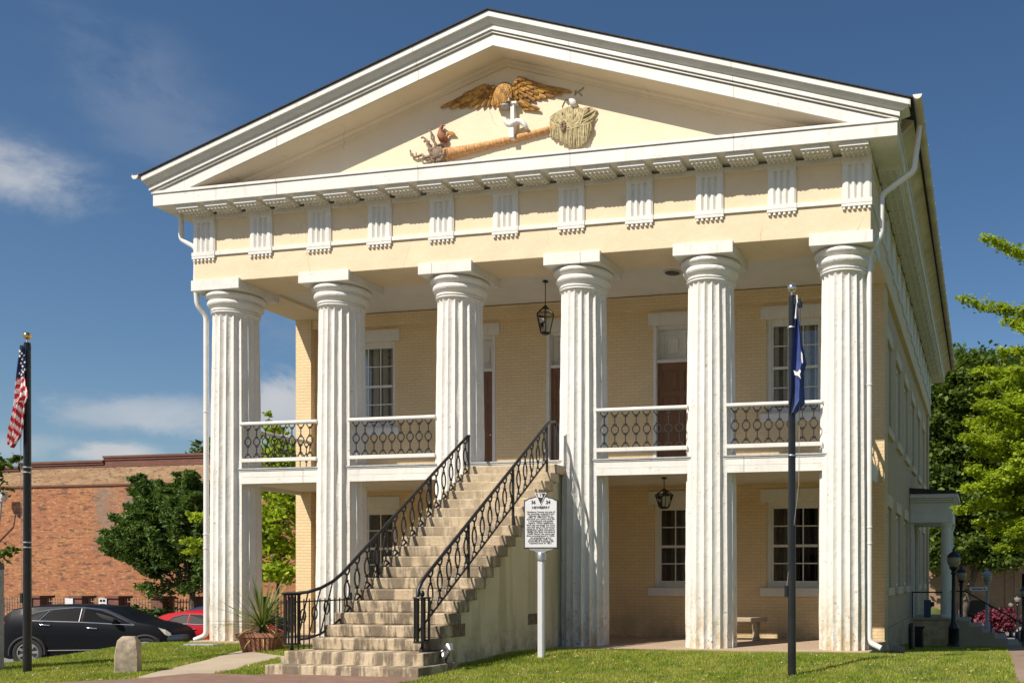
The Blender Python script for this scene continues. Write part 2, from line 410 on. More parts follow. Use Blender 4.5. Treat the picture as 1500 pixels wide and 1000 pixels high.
M['goldball'] = simple('gold_ball', (0.72, 0.50, 0.22), 0.22, 1.0); M['silverball'] = simple('silver_ball', (0.72, 0.72, 0.72), 0.22, 1.0)
M['signwhite'] = simple('sign_silver', (0.62, 0.62, 0.64), 0.45, var=0.04); M['signblack'] = simple('sign_black', (0.02, 0.02, 0.022), 0.5)
M['lampglass'] = simple('lamp_globe', (0.30, 0.25, 0.19), 0.25, var=0.1)
M['greypost'] = simple('grey_post', (0.30, 0.31, 0.33), 0.5); M['blue'] = simple('blue_box', (0.04, 0.08, 0.16), 0.5)
M['leaf_dark'] = leafmat('leaf_dark', (0.045, 0.095, 0.020), (0.115, 0.19, 0.034), 0.33, (0.21, 0.29, 0.05))
M['leaf_mid'] = leafmat('leaf_mid', (0.055, 0.095, 0.014), (0.125, 0.185, 0.026), 0.38, (0.21, 0.28, 0.04))
M['leaf_bright'] = leafmat('leaf_bright', (0.19, 0.29, 0.02), (0.40, 0.50, 0.035), 0.50, (0.58, 0.62, 0.07))
M['leaf_hedge'] = leafmat('leaf_hedge', (0.02, 0.06, 0.012), (0.06, 0.13, 0.02), 0.2)
M['leaf_pink'] = leafmat('leaf_pink', (0.14, 0.03, 0.045), (0.30, 0.055, 0.11), 0.3, (0.08, 0.085, 0.03))
M['yucca'] = leafmat('yucca_leaf', (0.085, 0.145, 0.03), (0.19, 0.25, 0.06), 0.25, (0.42, 0.38, 0.13))
M['yuccadry'] = simple('dry_yucca', (0.45, 0.33, 0.12), 0.8)
M['blade'] = leafmat('grass_blade', (0.19, 0.275, 0.018), (0.34, 0.42, 0.032), 0.40, (0.52, 0.50, 0.14), True)

# lettering is turned into meshes first, while the scene is still empty
TEXTS = {}
def cache_text(body, size, bold):
    c = bpy.data.curves.new('lettering', 'FONT'); c.body = body; c.size = size; c.align_x = 'CENTER'; c.extrude = .002; c.offset = bold; c.resolution_u = 3
    t = bpy.data.objects.new('lettering', c); COL.objects.link(t); bpy.context.view_layer.update()
    me = bpy.data.meshes.new_from_object(t.evaluated_get(bpy.context.evaluated_depsgraph_get()))
    bpy.data.objects.remove(t); bpy.data.curves.remove(c); TEXTS[body] = me
MARKER = ['Newberry County was one of', 'six counties created from', 'Ninety Six District in', '1785. In 1789 John Coate', 'donated two acres here for', 'a courthouse and public', 'square. When additional', 'land was surveyed the town', 'was laid out in 82 one-acre', 'squares of four lots each.', 'Originally called Newberry', 'Village and later Newberry', 'Court House, the town was', 'first incorporated in 1832.', 'Its population grew', 'dramatically after the', 'Greenville & Columbia RR', 'reached here in 1851.']
for q in MARKER: cache_text(q, .036, 0.0)
for q in ('36', '24'): cache_text(q, .075, .002)
cache_text('NEWBERRY', .058, .001); cache_text('McKibben St', .13, .002)
# ============================================================ COURTHOUSE
court = thing('courthouse', 'cream two-storey courthouse with six fluted white columns and carved pediment', 'courthouse')
HW = 7.05; YB = 20.3; YW = 3.15           # half width, rear, porch wall plane

def wall_grid(mb, axis, plane, u0, u1, z0, z1, ops, depth, sgn):
    """wall skin with openings; sgn = +1 if the outside lies towards -axis"""
    us = sorted({u0, u1} | {o[0] for o in ops} | {o[1] for o in ops}); zs = sorted({z0, z1} | {o[2] for o in ops} | {o[3] for o in ops})
    P = (lambda u, d, z: (u, plane + d * sgn, z)) if axis == 'y' else (lambda u, d, z: (plane + d * sgn, u, z))
    for i in range(len(us) - 1):
        for j in range(len(zs) - 1):
            uc, zc = (us[i] + us[i+1]) / 2, (zs[j] + zs[j+1]) / 2
            if any(o[0] < uc < o[1] and o[2] < zc < o[3] for o in ops): continue
            mb.quad(P(us[i], 0, zs[j]), P(us[i+1], 0, zs[j]), P(us[i+1], 0, zs[j+1]), P(us[i], 0, zs[j+1]))
            mb.quad(P(us[i], depth, zs[j]), P(us[i], depth, zs[j+1]), P(us[i+1], depth, zs[j+1]), P(us[i+1], depth, zs[j]))
    for a, b, c, d in ops:
        mb.quad(P(a, 0, c), P(a, 0, d), P(a, depth, d), P(a, depth, c)); mb.quad(P(b, 0, c), P(b, depth, c), P(b, depth, d), P(b, 0, d))
        mb.quad(P(a, 0, d), P(b, 0, d), P(b, depth, d), P(a, depth, d)); mb.quad(P(a, 0, c), P(a, depth, c), P(b, depth, c), P(b, 0, c))

WIN = 0.63
up_z, lo_z = (4.92, 6.98), (1.13, 3.0)
front_ops = [(s * 5.16 - WIN, s * 5.16 + WIN, *up_z) for s in (-1, 1)] + [(s * c - WIN, s * c + WIN, *lo_z) for s in (-1, 1) for c in (5.16, 2.58)]
front_ops += [(c - 0.65, c + 0.65, 3.66, 6.98) for c in (-2.58, 0, 2.58)]
SIDE_Y = [4.65, 7.15, 9.65, 12.35, 15.05, 17.75]; PORCH_Y = 12.35
w = MB(); wall_grid(w, 'y', YW, -HW, HW, 0.0, 7.63, front_ops, 0.35, 1)
w.build('front_wall', M['brick_y'], court)
side_ops = [(y - WIN, y + WIN, 4.72, 6.70) for y in SIDE_Y] + [(y - WIN, y + WIN, 1.13, 2.95) for y in SIDE_Y if y != PORCH_Y] + [(PORCH_Y - .6, PORCH_Y + .6, 0.16, 2.75)]
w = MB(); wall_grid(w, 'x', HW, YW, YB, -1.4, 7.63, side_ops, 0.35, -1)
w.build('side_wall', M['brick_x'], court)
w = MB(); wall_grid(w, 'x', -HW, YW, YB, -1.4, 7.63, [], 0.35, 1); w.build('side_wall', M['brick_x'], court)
w = MB(); w.box(-HW, HW, YB - 0.4, YB, -1.4, 7.63); w.build('rear_wall', M['brick_y'], court)
# antae (square pilasters that close the porch wall) and the panel head joining them
for s in (-1, 1):
    w = MB(); w.box(min(s*6.70, s*7.12), max(s*6.70, s*7.12), 3.0, 3.70, -0.12, 7.62); w.build('pilaster', M['brick_y'], court)
    w = MB(); w.box(min(s*6.95, s*7.12), max(s*6.95, s*7.12), YB - 0.7, YB + 0.05, -1.4, 7.62); w.build('pilaster', M['brick_x'], court)
w = MB(); w.box(-6.70, 6.70, 3.03, YW + 0.01, 7.33, 7.62); w.build('wall_head_band', M['brick_y'], court)
w = MB(); w.box(7.0, 7.10, 3.7, YB - .7, -1.4, 0.22); w.build('base_course', M['brick_x'], court)
# floors / ceilings
w = MB(); w.box(-7.15, 7.15, -0.10, YW - 0.004, -0.5, 0.02); w.build('porch_floor', M['porchfloor'], court)
w = MB(); w.box(-6.3, 6.3, 0.9, YB - .5, 7.64, 7.72); w.build('porch_ceiling', M['ceiling'], court)
w = MB(); w.box(-HW + .4, HW - .4, YW + .4, YB - .5, 3.3, 3.5); w.box(-HW + .4, HW - .4, YW + .4, YB - .5, -0.2, 0.0); w.build('upper_floor', M['dark'], court)
w = MB(); w.box(-HW + .4, HW - .4, 3.95, 4.02, 0.0, 7.6); w.build('dark_room_backing', M['dark'], court)  # near-black sheet added close behind the windows so the rooms look unlit

# ------------------------------------------------------------ windows and doors
def make_window(h, curtain, lintel=True, name='window', trim='white'):
    root = MB()
    a = WIN; fr = 0.09
    for x0, x1 in ((-a, -a + fr), (a - fr, a)): root.box(x0, x1, 0.06, 0.20, 0, h)
    root.box(-a + fr, a - fr, 0.06, 0.20, h - fr, h); root.box(-a + fr, a - fr, 0.05, 0.20, 0, 0.08)
    gx = a - fr - 0.045
    for x0, x1 in ((-gx - .045, -gx), (gx, gx + .045)): root.box(x0, x1, 0.10, 0.16, 0.08, h - fr)
    mid = h * 0.49
    root.box(-gx, gx, 0.085, 0.155, mid - 0.028, mid + 0.028)
    root.box(-gx, gx, 0.10, 0.15, 0.08, 0.15); root.box(-gx, gx, 0.10, 0.15, h - fr - 0.05, h - fr)
    for k in (-1, 1): root.box(k * gx / 3 - .012, k * gx / 3 + .012, 0.108, 0.135, 0.15, h - fr - .05)
    for z in ((0.15 + mid) / 2, (mid + h - fr) / 2): root.box(-gx, gx, 0.106, 0.133, z - .012, z + .012)
    o = root.build(name, M['white'])
    p = MB(); p.box(-gx, gx, 0.118, 0.122, 0.1, h - fr); p.build('pane', M['glass'], o)
    if lintel:
        p = MB(); p.box(-0.755, 0.755, -0.035, 0.20, h + 0.004, h + 0.28); p.build('lintel', M[trim], o, bevel=0.006)
        p = MB(); p.box(-0.755, 0.755, -0.075, 0.06, -0.18, -0.003); p.build('sill', M[trim], o, bevel=0.006)
    if curtain:
        p = MB(); n = 90; pts = []
        for i in range(n + 1):
            x = -gx - .02 + (2 * gx + .04) * i / n
            g = abs(x) / gx
            fold = 0.030 * math.sin(i * 1.05) + 0.014 * math.sin(i * 2.3 + 1)
            pts.append((x, 0.185 + fold))
        for i in range(n):
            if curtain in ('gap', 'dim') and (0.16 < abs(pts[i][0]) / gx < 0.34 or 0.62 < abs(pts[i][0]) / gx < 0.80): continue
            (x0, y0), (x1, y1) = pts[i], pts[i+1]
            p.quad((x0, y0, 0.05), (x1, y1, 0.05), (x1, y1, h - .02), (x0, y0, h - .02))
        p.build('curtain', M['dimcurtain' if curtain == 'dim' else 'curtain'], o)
        if curtain == 'gap':
            p = MB()
            for i in range(int(h / .05)): p.quad((-gx, .245, i * .05), (gx, .245, i * .05), (gx, .275, i * .05 + .042), (-gx, .275, i * .05 + .042))
            p.build('slatted_blind', M['slats'], o)
    return o
def place_part(o, x, y, z, rz=0.0):
    o.parent = court; o.location = (x, y, z); o.rotation_euler = (0, 0, rz); return o
wu = make_window(2.06, 'gap'); place_part(wu, -5.16, YW, up_z[0])
place_part(copy_tree(wu, court), 5.16, YW, up_z[0])
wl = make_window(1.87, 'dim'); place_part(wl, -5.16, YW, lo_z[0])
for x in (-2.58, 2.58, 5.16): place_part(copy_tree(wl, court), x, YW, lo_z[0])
# lower window at the left has pale blinds in view
ws = make_window(1.98, 'full', trim='soffit'); place_part(ws, HW, SIDE_Y[0], 4.72, R(90))
for y in SIDE_Y[1:]: place_part(copy_tree(ws, court), HW, y, 4.72, R(90))
ws2 = make_window(1.82, 'full', trim='soffit'); place_part(ws2, HW, SIDE_Y[0], 1.13, R(90))
for y in SIDE_Y[1:]:
    if y != PORCH_Y: place_part(copy_tree(ws2, court), HW, y, 1.13, R(90))

def make_door(hand):
    f = MB(); a = 0.65; H = 3.32
    for x0, x1 in ((-a, -a + .075), (a - .075, a)): f.box(x0, x1, -0.012, 0.30, 0, H)
    f.box(-a + .075, a - .075, 0.05, 0.30, H - .06, H); f.box(-a + .075, a - .075, 0.02, 0.30, 2.50, 2.56)
    f.box(-0.755, 0.755, -0.035, 0.20, H + 0.004, H + 0.28)
    o = f.build('door', M['white'])
    t = MB(); t.box(-.575, .575, 0.24, 0.28, 2.56, 3.26)
    for x0, x1, z0, z1 in ((-.575, .575, 2.56, 2.66), (-.575, .575, 3.16, 3.26), (-.575, -.47, 2.66, 3.16), (.47, .575, 2.66, 3.16), (-.05, .05, 2.66, 3.16)):
        t.box(x0, x1, 0.215, 0.242, z0, z1)
    for c in (-.26, .26): t.box(c - .13, c + .13, 0.22, 0.243, 2.74, 3.08)
    t.build('transom_panel', M['white'], o, bevel=0.008)
    l = MB(); l.box(-.575, .575, 0.10, 0.14, 0.02, 2.50)
    for z0, z1 in ((0.02, 0.22), (0.95, 1.13), (1.75, 1.88), (2.34, 2.50)): l.box(-.575, .575, 0.083, 0.102, z0, z1)
    for x0, x1 in ((-.575, -.46), (-.055, .055), (.46, .575)): l.box(x0, x1, 0.080, 0.102, 0.021, 2.499)
    for c in (-.258, .258):
        for z0, z1 in ((0.28, 0.90), (1.19, 1.70), (1.94, 2.29)): l.box(c - .15, c + .15, 0.088, 0.103, z0, z1)
    lf = l.build('door_leaf', M['door'], o, bevel=0.006)
    h = MB(); h.ellipsoid((hand * .50, 0.05, 1.02), (.028, .028, .028), 10, 6); h.tube([(hand * .50, .055, 1.02), (hand * .50, .085, 1.02)], .012, 6)
    h.build('door_knob', M['goldball'], lf, smooth=40)
    return o
d = make_door(1); place_part(d, 0, YW, 3.66)
for x in (-2.58, 2.58): place_part(copy_tree(d, court), x, YW, 3.66)
sd = MB(); sd.box(-.6, -.5, -.01, .2, 0, 2.59); sd.box(.5, .6, -.01, .2, 0, 2.59); sd.box(-.5, .5, 0, .2, 2.45, 2.59); sd.box(-.5, .5, .1, .14, 0, 2.45)
place_part(sd.build('side_door', M['white']), HW, PORCH_Y, 0.16, R(90))

# ------------------------------------------------------------ columns
COLX = [-6.625, -4.035, -1.30, 1.40, 4.025, 6.63]; CY = 0.585
NF, SP = 20, 8
def shaft_mesh(seed):
    rs = random.Random(seed); n = NF * SP; vs = []; fs = []
    zs = [0, .02, .06] + [0.06 + 6.76 * (i / 70) for i in range(1, 71)] + [6.86, 6.89, 6.915, 6.935, 6.95]
    fo = [rs.uniform(.75, 1.25) for _ in range(NF)]
    off = Vector((seed * 7.3, seed * 3.1, 0))
    for z in zs:
        t = z / 6.95
        rad = 0.500 - 0.062 * t + 0.012 * math.sin(math.pi * t)
        dp = 1.0
        if z > 6.80: dp = math.sqrt(max(0.0, 1 - ((z - 6.80) / 0.135) ** 2)) if z < 6.93 else 0.0
        for i in range(n):
            k, q = divmod(i, SP); ph = q / SP
            a = 2 * math.pi * i / n
            nzv = mnoise.noise(Vector((math.cos(a) * 1.6, math.sin(a) * 1.6, z * 1.1)) * 1.6 + off)
            nz2 = mnoise.noise(Vector((math.cos(a) * 5, math.sin(a) * 5, z * 4.0)) + off)
            depth = 0.045 * fo[k] * (1 + 0.35 * nzv) * dp
            rr = rad * (1 + 0.012 * nzv) + 0.0035 * nz2 - depth * math.sin(math.pi * ph) ** 0.8
            if z < 0.5: rr += 0.010 * mnoise.noise(Vector((math.cos(a) * 4, math.sin(a) * 4, z * 9)) + off) - 0.004
            vs.append((rr * math.cos(a), rr * math.sin(a), z))
    for j in range(len(zs) - 1):
        for i in range(n):
            k = (i + 1) % n; fs.append((j*n+i, j*n+k, (j+1)*n+k, (j+1)*n+i))
    m = MB(); m.addfaces(vs, fs); return m
def arcprof(r0, z0, r1, z1, bulge, n=7):
    out = []
    for i in range(n + 1):
        t = i / n
        out.append((r0 + (r1 - r0) * t + bulge * math.sin(math.pi * t), z0 + (z1 - z0) * t))
    return out
cap_prof = [(.438, 6.94), (.452, 6.945)] + arcprof(.455, 6.95, .462, 6.985, .014, 4) + [(.455, 6.99)] + arcprof(.458, 6.995, .468, 7.035, .016, 4) + [(.46, 7.045), (.465, 7.06)] \
    + arcprof(.472, 7.07, .520, 7.215, .040) + [(.498, 7.222), (.505, 7.235)] + arcprof(.515, 7.245, .545, 7.375, .050) + [(.52, 7.385), (.50, 7.39)]
def make_column(seed, x):
    r = bpy.data.objects.new('column', None); COL.objects.link(r); r.parent = court; r.location = (x, CY, 0)
    shaft_mesh(seed).build('column_shaft', M['column'], r, smooth=33)
    c = MB(); c.lathe(cap_prof, 64); c.build('capital', M['column'], r, smooth=32)
    c = MB(); c.box(-.585, .585, -.585, .585, 7.39, 7.612); c.build('abacus', M['board'], r, bevel=0.008)
    return r
for i, x in enumerate(COLX): make_column(i + 1, x)

# ------------------------------------------------------------ entablature
def ring(mb, hw, y0, y1, t, z0, z1):      # hollow band round the building
    mb.box(-hw, hw, y0, y0 + t, z0, z1); mb.box(-hw, hw, y1 - t, y1, z0, z1)
    mb.box(-hw, -hw + t, y0 + t, y1 - t, z0, z1); mb.box(hw - t, hw, y0 + t, y1 - t, z0, z1)
w = MB(); ring(w, 7.17, 0.055, YB + .12, 1.05, 7.567, 8.12); w.build('architrave', M['stucco'], court, bevel=0.01)
w = MB(); ring(w, 7.205, 0.02, YB + .155, 0.5, 8.12, 8.20); w.build('taenia_band', M['white'], court, bevel=0.005)
w = MB(); ring(w, 7.155, 0.07, YB + .1, 0.6, 8.20, 8.885); w.build('frieze', M['stucco'], court)
w = MB(); ring(w, 7.185, 0.04, YB + .13, 0.6, 8.885, 8.985); w.build('frieze_cap', M['white'], court, bevel=0.004)
def triglyph():
    hw = .268; pts = [(-hw, 0.0)]
    xs = [(-hw, .028), (-.225, .052), (-.145, .052), (-.112, .018), (-.078, .052), (-.040 + .0, .052)]
    prof = [(-hw, 0), (-hw, -.030), (-.232, -.052), (-.160, -.052), (-.118, -.016), (-.075, -.052), (-.042, -.052), (0, -.016), (.042, -.052), (.075, -.052), (.118, -.016), (.160, -.052), (.232, -.052), (hw, -.030), (hw, 0)]
    m = MB(); m.prism(prof[::-1], 'z', 0.0, 0.685 - .07); m.box(-hw, hw, -.056, 0, .615, .79)
    o = m.build('triglyph', M['white'])
    g = MB(); g.box(-hw - .01, hw + .01, -.062, -.002, -.134, -.082); g.box(-hw - .012, hw + .012, -.066, -.03, -.08, 0.0)
    for i in range(6):
        x = -hw + .035 + i * (2 * hw - .07) / 5
        g.lathe([(.034, -.185), (.022, -.134)], 8, (x, -.033, 0))
    g.build('regula', M['white'], o)
    return o
def mutule():
    m = MB(); m.box(-.262, .262, -.40, .0, -.035, .05)
    for i in range(6):
        for j in range(3):
            m.lathe([(.026, -.082), (.020, -.035)], 7, (-.215 + i * .086, -.345 + j * .125, 0))
    return m.build('mutule', M['white'])
tg = triglyph(); mu = mutule()
TS = 1.384
first = [True, True]
def put(proto, k, x, y, z, rz):
    if first[k]: first[k] = False; o = proto; o.parent = court
    else: o = copy_tree(proto, court)
    o.location = (x, y, z); o.rotation_euler = (0, 0, rz)
for i in range(-5, 6): put(tg, 0, i * TS, 0.072, 8.20, 0)
for i in range(-10, 11): put(mu, 1, i * TS / 2, 0.0, 9.005, 0)
ny = 14
for s in (1, -1):
    for k in range(1, ny + 1): put(tg, 0, s * 7.153, 0.34 + k * TS, 8.20, s * R(90))
    for k in range(1 if s > 0 else 1, 2 * ny): put(mu, 1, s * 7.225, 0.34 + k * TS / 2, 9.005, s * R(90))
# corona (horizontal cornice) with a proud top fillet
w = MB(); ring(w, 7.695, -.456, YB + .6, 0.9, 9.045, 9.286); w.build('corona', M['board'], court, bevel=0.006)
w = MB(); ring(w, 7.72, -.48, YB + .63, 0.9, 9.292, 9.345); w.build('cornice_fillet', M['board'], court, bevel=0.006)
# fascia boards closing the wall head above the side cornice
for s in (-1, 1):
    w = MB(); w.prism([(s*7.69, 9.345), (s*(7.93 if s > 0 else 7.79), 9.56), (s*(7.93 if s > 0 else 7.79), 9.60), (s*7.2, 9.80), (s*7.2, 9.345)], 'y', 0.2, YB + .5)
    w.build('eave_board', M['gutter'], court)

# ------------------------------------------------------------ pediment
SL = 0.3135; ZA = 12.09
def raking(name, prof, xend, mat, bev=0.0, smooth=None):
    """prof: list of (Y, h, xend) with h measured down from the ridge line; mitred at the ridge"""
    m = MB(); n = len(prof)
    for s in (-1, 1):
        a = [(0.0, y, ZA + h) for y, h, xe in prof]
        lim = lambda xe: 7.74 + (xe - 7.74) * .4 if s < 0 and xe > 7.74 else xe      # the west eave projects less
        b = [(s * lim(xe), y, ZA + h - SL * lim(xe)) for y, h, xe in prof]
        fs = [(i, (i+1) % n, n + (i+1) % n, n + i) for i in range(n)]
        if s > 0: fs = [f[::-1] for f in fs]
        fs.append(tuple(range(n, 2*n))); m.addfaces(a + b, fs)
    return m.build(name, mat, court, bevel=bev, smooth=smooth)
raking('roof_edge_board', [(-.63, -.03, 7.93), (-.63, -.135, 7.93), (-.53, -.135, 7.93), (-.53, -.03, 7.93)], 7.93, M['board'], .004)
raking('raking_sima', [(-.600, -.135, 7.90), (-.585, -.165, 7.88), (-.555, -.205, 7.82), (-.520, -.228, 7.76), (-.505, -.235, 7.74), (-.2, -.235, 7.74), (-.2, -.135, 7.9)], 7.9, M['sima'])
raking('raking_fillet', [(-.515, -.238, 7.74), (-.515, -.318, 7.74), (-.2, -.318, 7.74), (-.2, -.238, 7.74)], 7.74, M['board'], .004)
raking('raking_bead', [(-.485, -.332, 7.70), (-.485, -.360, 7.70), (-.2, -.360, 7.70), (-.2, -.332, 7.70)], 7.7, M['white'])
raking('raking_corona', [(-.450, -.376, 7.68), (-.450, -.592, 7.68), (.06, -.592, 7.68), (.06, -.322, 7.68)], 7.68, M['board'], .005)
raking('raking_soffit', [(-.440, -.594, 7.6), (-.440, -.600, 7.6), (.08, -.600, 7.6), (.08, -.594, 7.6)], 7.6, M['soffit'])
raking('raking_bed_mould', [(.00, -.602, 7.2), (.02, -.640, 7.2), (.055, -.66, 7.2), (.07, -.715, 7.2), (.12, -.715, 7.2), (.12, -.602, 7.2)], 7.2, M['soffit'])
w = MB(); w.prism([(-7.2, 9.05), (7.2, 9.05), (7.2, ZA - .602 - SL * 7.2), (0, ZA - .602), (-7.2, ZA - .602 - SL * 7.2)], 'y', 0.10, 0.4)
w.build('tympanum', M['tympanum'], court)
w = MB(); w.quad((-7.6, -.44, 9.347), (7.6, -.44, 9.347), (7.6, .1, 9.42), (-7.6, .1, 9.42)); w.build('cornice_flashing', M['greymetal'], court)
# roof
XE = {-1: 7.835, 1: 7.98}; GX = {-1: -7.90, 1: 8.055}
w = MB()
for s in (-1, 1):
    a = [(0, -.66, ZA), (0, YB + .66, ZA), (s * XE[s], YB + .66, ZA - SL * XE[s]), (s * XE[s], -.66, ZA - SL * XE[s])]
    b = [(x, y, z - .020) for x, y, z in a]
    fs = [(0, 1, 2, 3), (4, 7, 6, 5), (0, 3, 7, 4), (1, 5, 6, 2), (2, 6, 7, 3)]
    if s > 0: fs = [f[::-1] for f in fs]
    w.addfaces(a + b, fs)
w.build('roof', M['shingle'], court)
w = MB(); w.prism([(-7.2, 9.05), (7.2, 9.05), (7.2, 9.8), (0, 11.9), (-7.2, 9.8)], 'y', YB - .1, YB + .1); w.build('rear_gable', M['brick_y'], court)
# gutters (half round, sagging a little) and downpipes
for s in (-1, 1):
    m = MB(); n = 9; ys = [-.68 + i * 2.2 for i in range(10)] + [YB + .6]
    prof = [(.075 * math.cos(math.pi + math.pi * k / (n - 1)), .075 * math.sin(math.pi + math.pi * k / (n - 1))) for k in range(n)]
    vs = []; fs = []
    for j, y in enumerate(ys):
        zo = (9.605 if s > 0 else 9.65) - 0.05 * math.sin(math.pi * (y + .68) / (YB + 1.3)) + random.uniform(-.006, .006)
        for px_, pz in prof: vs.append((GX[s] + px_, y, zo + pz))
        for px_, pz in prof[::-1]: vs.append((GX[s] + px_ * .88, y, zo + pz * .88))
    N = 2 * n
    for j in range(len(ys) - 1):
        for k in range(N):
            q = (k + 1) % N; fs.append((j*N+k, j*N+q, (j+1)*N+q, (j+1)*N+k))
    fs.append(tuple(range(N))); fs.append(tuple(range((len(ys)-1)*N, len(ys)*N))[::-1])
    m.addfaces(vs, fs)
    for y in np.arange(0.3, YB, 0.95): m.tube([(GX[s] + .082 * math.cos(t), float(y), 9.60 + .082 * math.sin(t)) for t in np.linspace(math.pi, 2 * math.pi, 8)], .008, 4)
    g = m.build('gutter', M['gutter'], court, smooth=50)
    e = MB(); e.lathe([(.07, 0), (.07, .006)], 14); e.prism([(.072 * math.cos(t), .072 * math.sin(t)) for t in np.linspace(math.pi, 2 * math.pi, 12)], 'y', 0, .012)
    e = MB(); e.prism([(GX[s] + .078 * math.cos(t), 9.605 + .078 * math.sin(t)) for t in np.linspace(math.pi, 2 * math.pi, 12)], 'y', -.694, -.682); e.build('gutter_cap', M['white'], g)
def roundpath(pts, rad=.09, n=5):
    out = [Vector(pts[0])]
    for a, b, c in zip(pts, pts[1:], pts[2:]):
        a, b, c = Vector(a), Vector(b), Vector(c)
        p, q = b + (a - b).normalized() * rad, b + (c - b).normalized() * rad
        for k in range(n + 1):
            t = k / n; out.append(p * (1-t)**2 + b * 2 * t * (1-t) + q * t * t)
    out.append(Vector(pts[-1])); return out
def downpipe(pts, r=.052):
    m = MB(); m.tube(roundpath(pts), r, 12)
    a, b = pts[-2], pts[-3] if len(pts) > 3 else pts[-2]
    o = m.build('downpipe', M['pipe'], court, smooth=50)
    st = MB()
    for z in (1.98, 2.28, 4.9): st.lathe([(r + .008, -.012), (r + .012, 0), (r + .008, .012)], 14, (pts[-3][0], pts[-3][1], z))
    st.build('pipe_collar', M['pipe'], o, smooth=50)
    return o
RX, RY = 7.105, 0.42
downpipe([(8.03, .30, 9.55), (7.93, .30, 8.72), (7.34, .36, 8.36), (7.33, .36, 7.62), (RX, RY, 7.32), (RX, RY, 1.0), (RX, RY, 0.16), (RX + .22, RY - .05, 0.06)])
downpipe([(-7.88, .05, 9.55), (-7.5, .05, 9.0), (-7.5, .05, 8.52), (-7.16, .10, 8.32), (-7.24, .16, 7.60), (-7.24, .20, 7.15), (-7.15, .34, 6.95), (-7.15, .34, 1.0), (-7.15, .34, 0.12), (-7.36, .25, 0.02)])
for x, y in ((7.45, .34), (-7.5, .2)):
    m = MB(); m.tube([(x, y, gz(x, y) + .11), (x + (.28 if x > 0 else -.5), y + .1, gz(x, y) + .07)], .09, 14)
    m.build('drain_pipe', M['black'], court, smooth=60)

# ------------------------------------------------------------ balcony
BY = 0.30
w = MB()
w.box(-6.98, 6.98, BY + .05, YW - .01, 3.42, 3.60); w.build('balcony_deck', M['ceiling'], court)
GAPS = [(COLX[i], COLX[i+1]) for i in range(5)]
for i, (a, b) in enumerate(GAPS):
    w = MB(); w.box(a + .30, b - .30, BY, BY + .05, 3.335, 3.468); w.box(a + .30, b - .30, BY + .004, BY + .05, 3.472, 3.60)
    w.box(a + .30, b - .30, BY - .012, BY + .05, 3.604, 3.63)
    f = w.build('balcony_fascia', M['board'], court, bevel=.003)
    g = MB(); g.box(a + .30, b - .30, BY - .03, BY + .2, 3.634, 3.660); g.build('deck_edge', M['greymetal'], f)
w = MB(); w.box(-6.98, 6.98, BY + .2, YW - .01, 3.604, 3.655); w.build('deck_boards', M['greymetal'], court)
for s in (-1, 1):
    w = MB(); w.box(min(s*6.93, s*6.99), max(s*6.93, s*6.99), CY + .3, 3.0, 3.335, 3.655); w.build('balcony_fascia', M['white'], court)
def ring_pts(cx, cz, rx, rz, a0, a1, n): return [(cx + rx * math.cos(a0 + (a1 - a0) * k / n), cz + rz * math.sin(a0 + (a1 - a0) * k / n)) for k in range(n + 1)]
def iron_unit(mb, P, c, z0, z1, rx, r):
    """one vertical strand of the ring pattern; P(u,z)->point"""
    H = z1 - z0; rz = rx * 1.06; zc = (z0 + z1) / 2
    mb.tube([P(*q) for q in ring_pts(c, zc, rx, rz, 0, 2 * math.pi, 16)][:-1], r, 5, closed=True)
    mb.tube([P(*q) for q in ring_pts(c, z1, rx, rz, math.pi, 2 * math.pi, 9)], r, 5)
    mb.tube([P(*q) for q in ring_pts(c, z0, rx, rz, 0, math.pi, 9)], r, 5)
    for za, zb in ((zc + rz, z1 - rz), (z0 + rz, zc - rz)):
        mb.tube([P(c, za), P(c, zb)], r * .95, 5)
        for z, sg in ((za, 1), (zb, -1)):
            for sx in (-1, 1):
                mb.tube([P(c + sx * .021 + .015 * math.cos(t), z + sg * .012 + .015 * math.sin(t)) for t in np.linspace(0, 2 * math.pi, 7)[:-1]], r * .8, 4, closed=True)
def balcony_rail(a, b, P):
    m = MB(); n = max(3, round((b - a) / .212)); st = (b - a) / n
    for k in range(n): iron_unit(m, P, a + (k + .5) * st, 3.865, 4.57, .075, .0115)
    o = m.build('balcony_railing', M['iron'], court)
    t = MB(); t.tube([P(a - .06, 4.60), P(b + .06, 4.60)], .043, 10); t.build('top_rail', M['white'], o, smooth=50)
    t = MB(); p0, p1 = P(a - .06, 3.83), P(b + .06, 3.83)
    if abs(p0[0] - p1[0]) > .1: t.box(p0[0], p1[0], p0[1] - .04, p0[1] + .04, 3.79, 3.865)
    else: t.box(p0[0] - .04, p0[0] + .04, p0[1], p1[1], 3.79, 3.865)
    t.build('bottom_rail', M['white'], o, bevel=.004)
for i in (0, 1, 3, 4):
    a, b = GAPS[i]; balcony_rail(a + .44, b - .44, lambda u, z: (u, BY, z))
for s in (-1, 1): balcony_rail(CY + .5, 2.97, lambda u, z, s=s: (s * 6.72, u, z))

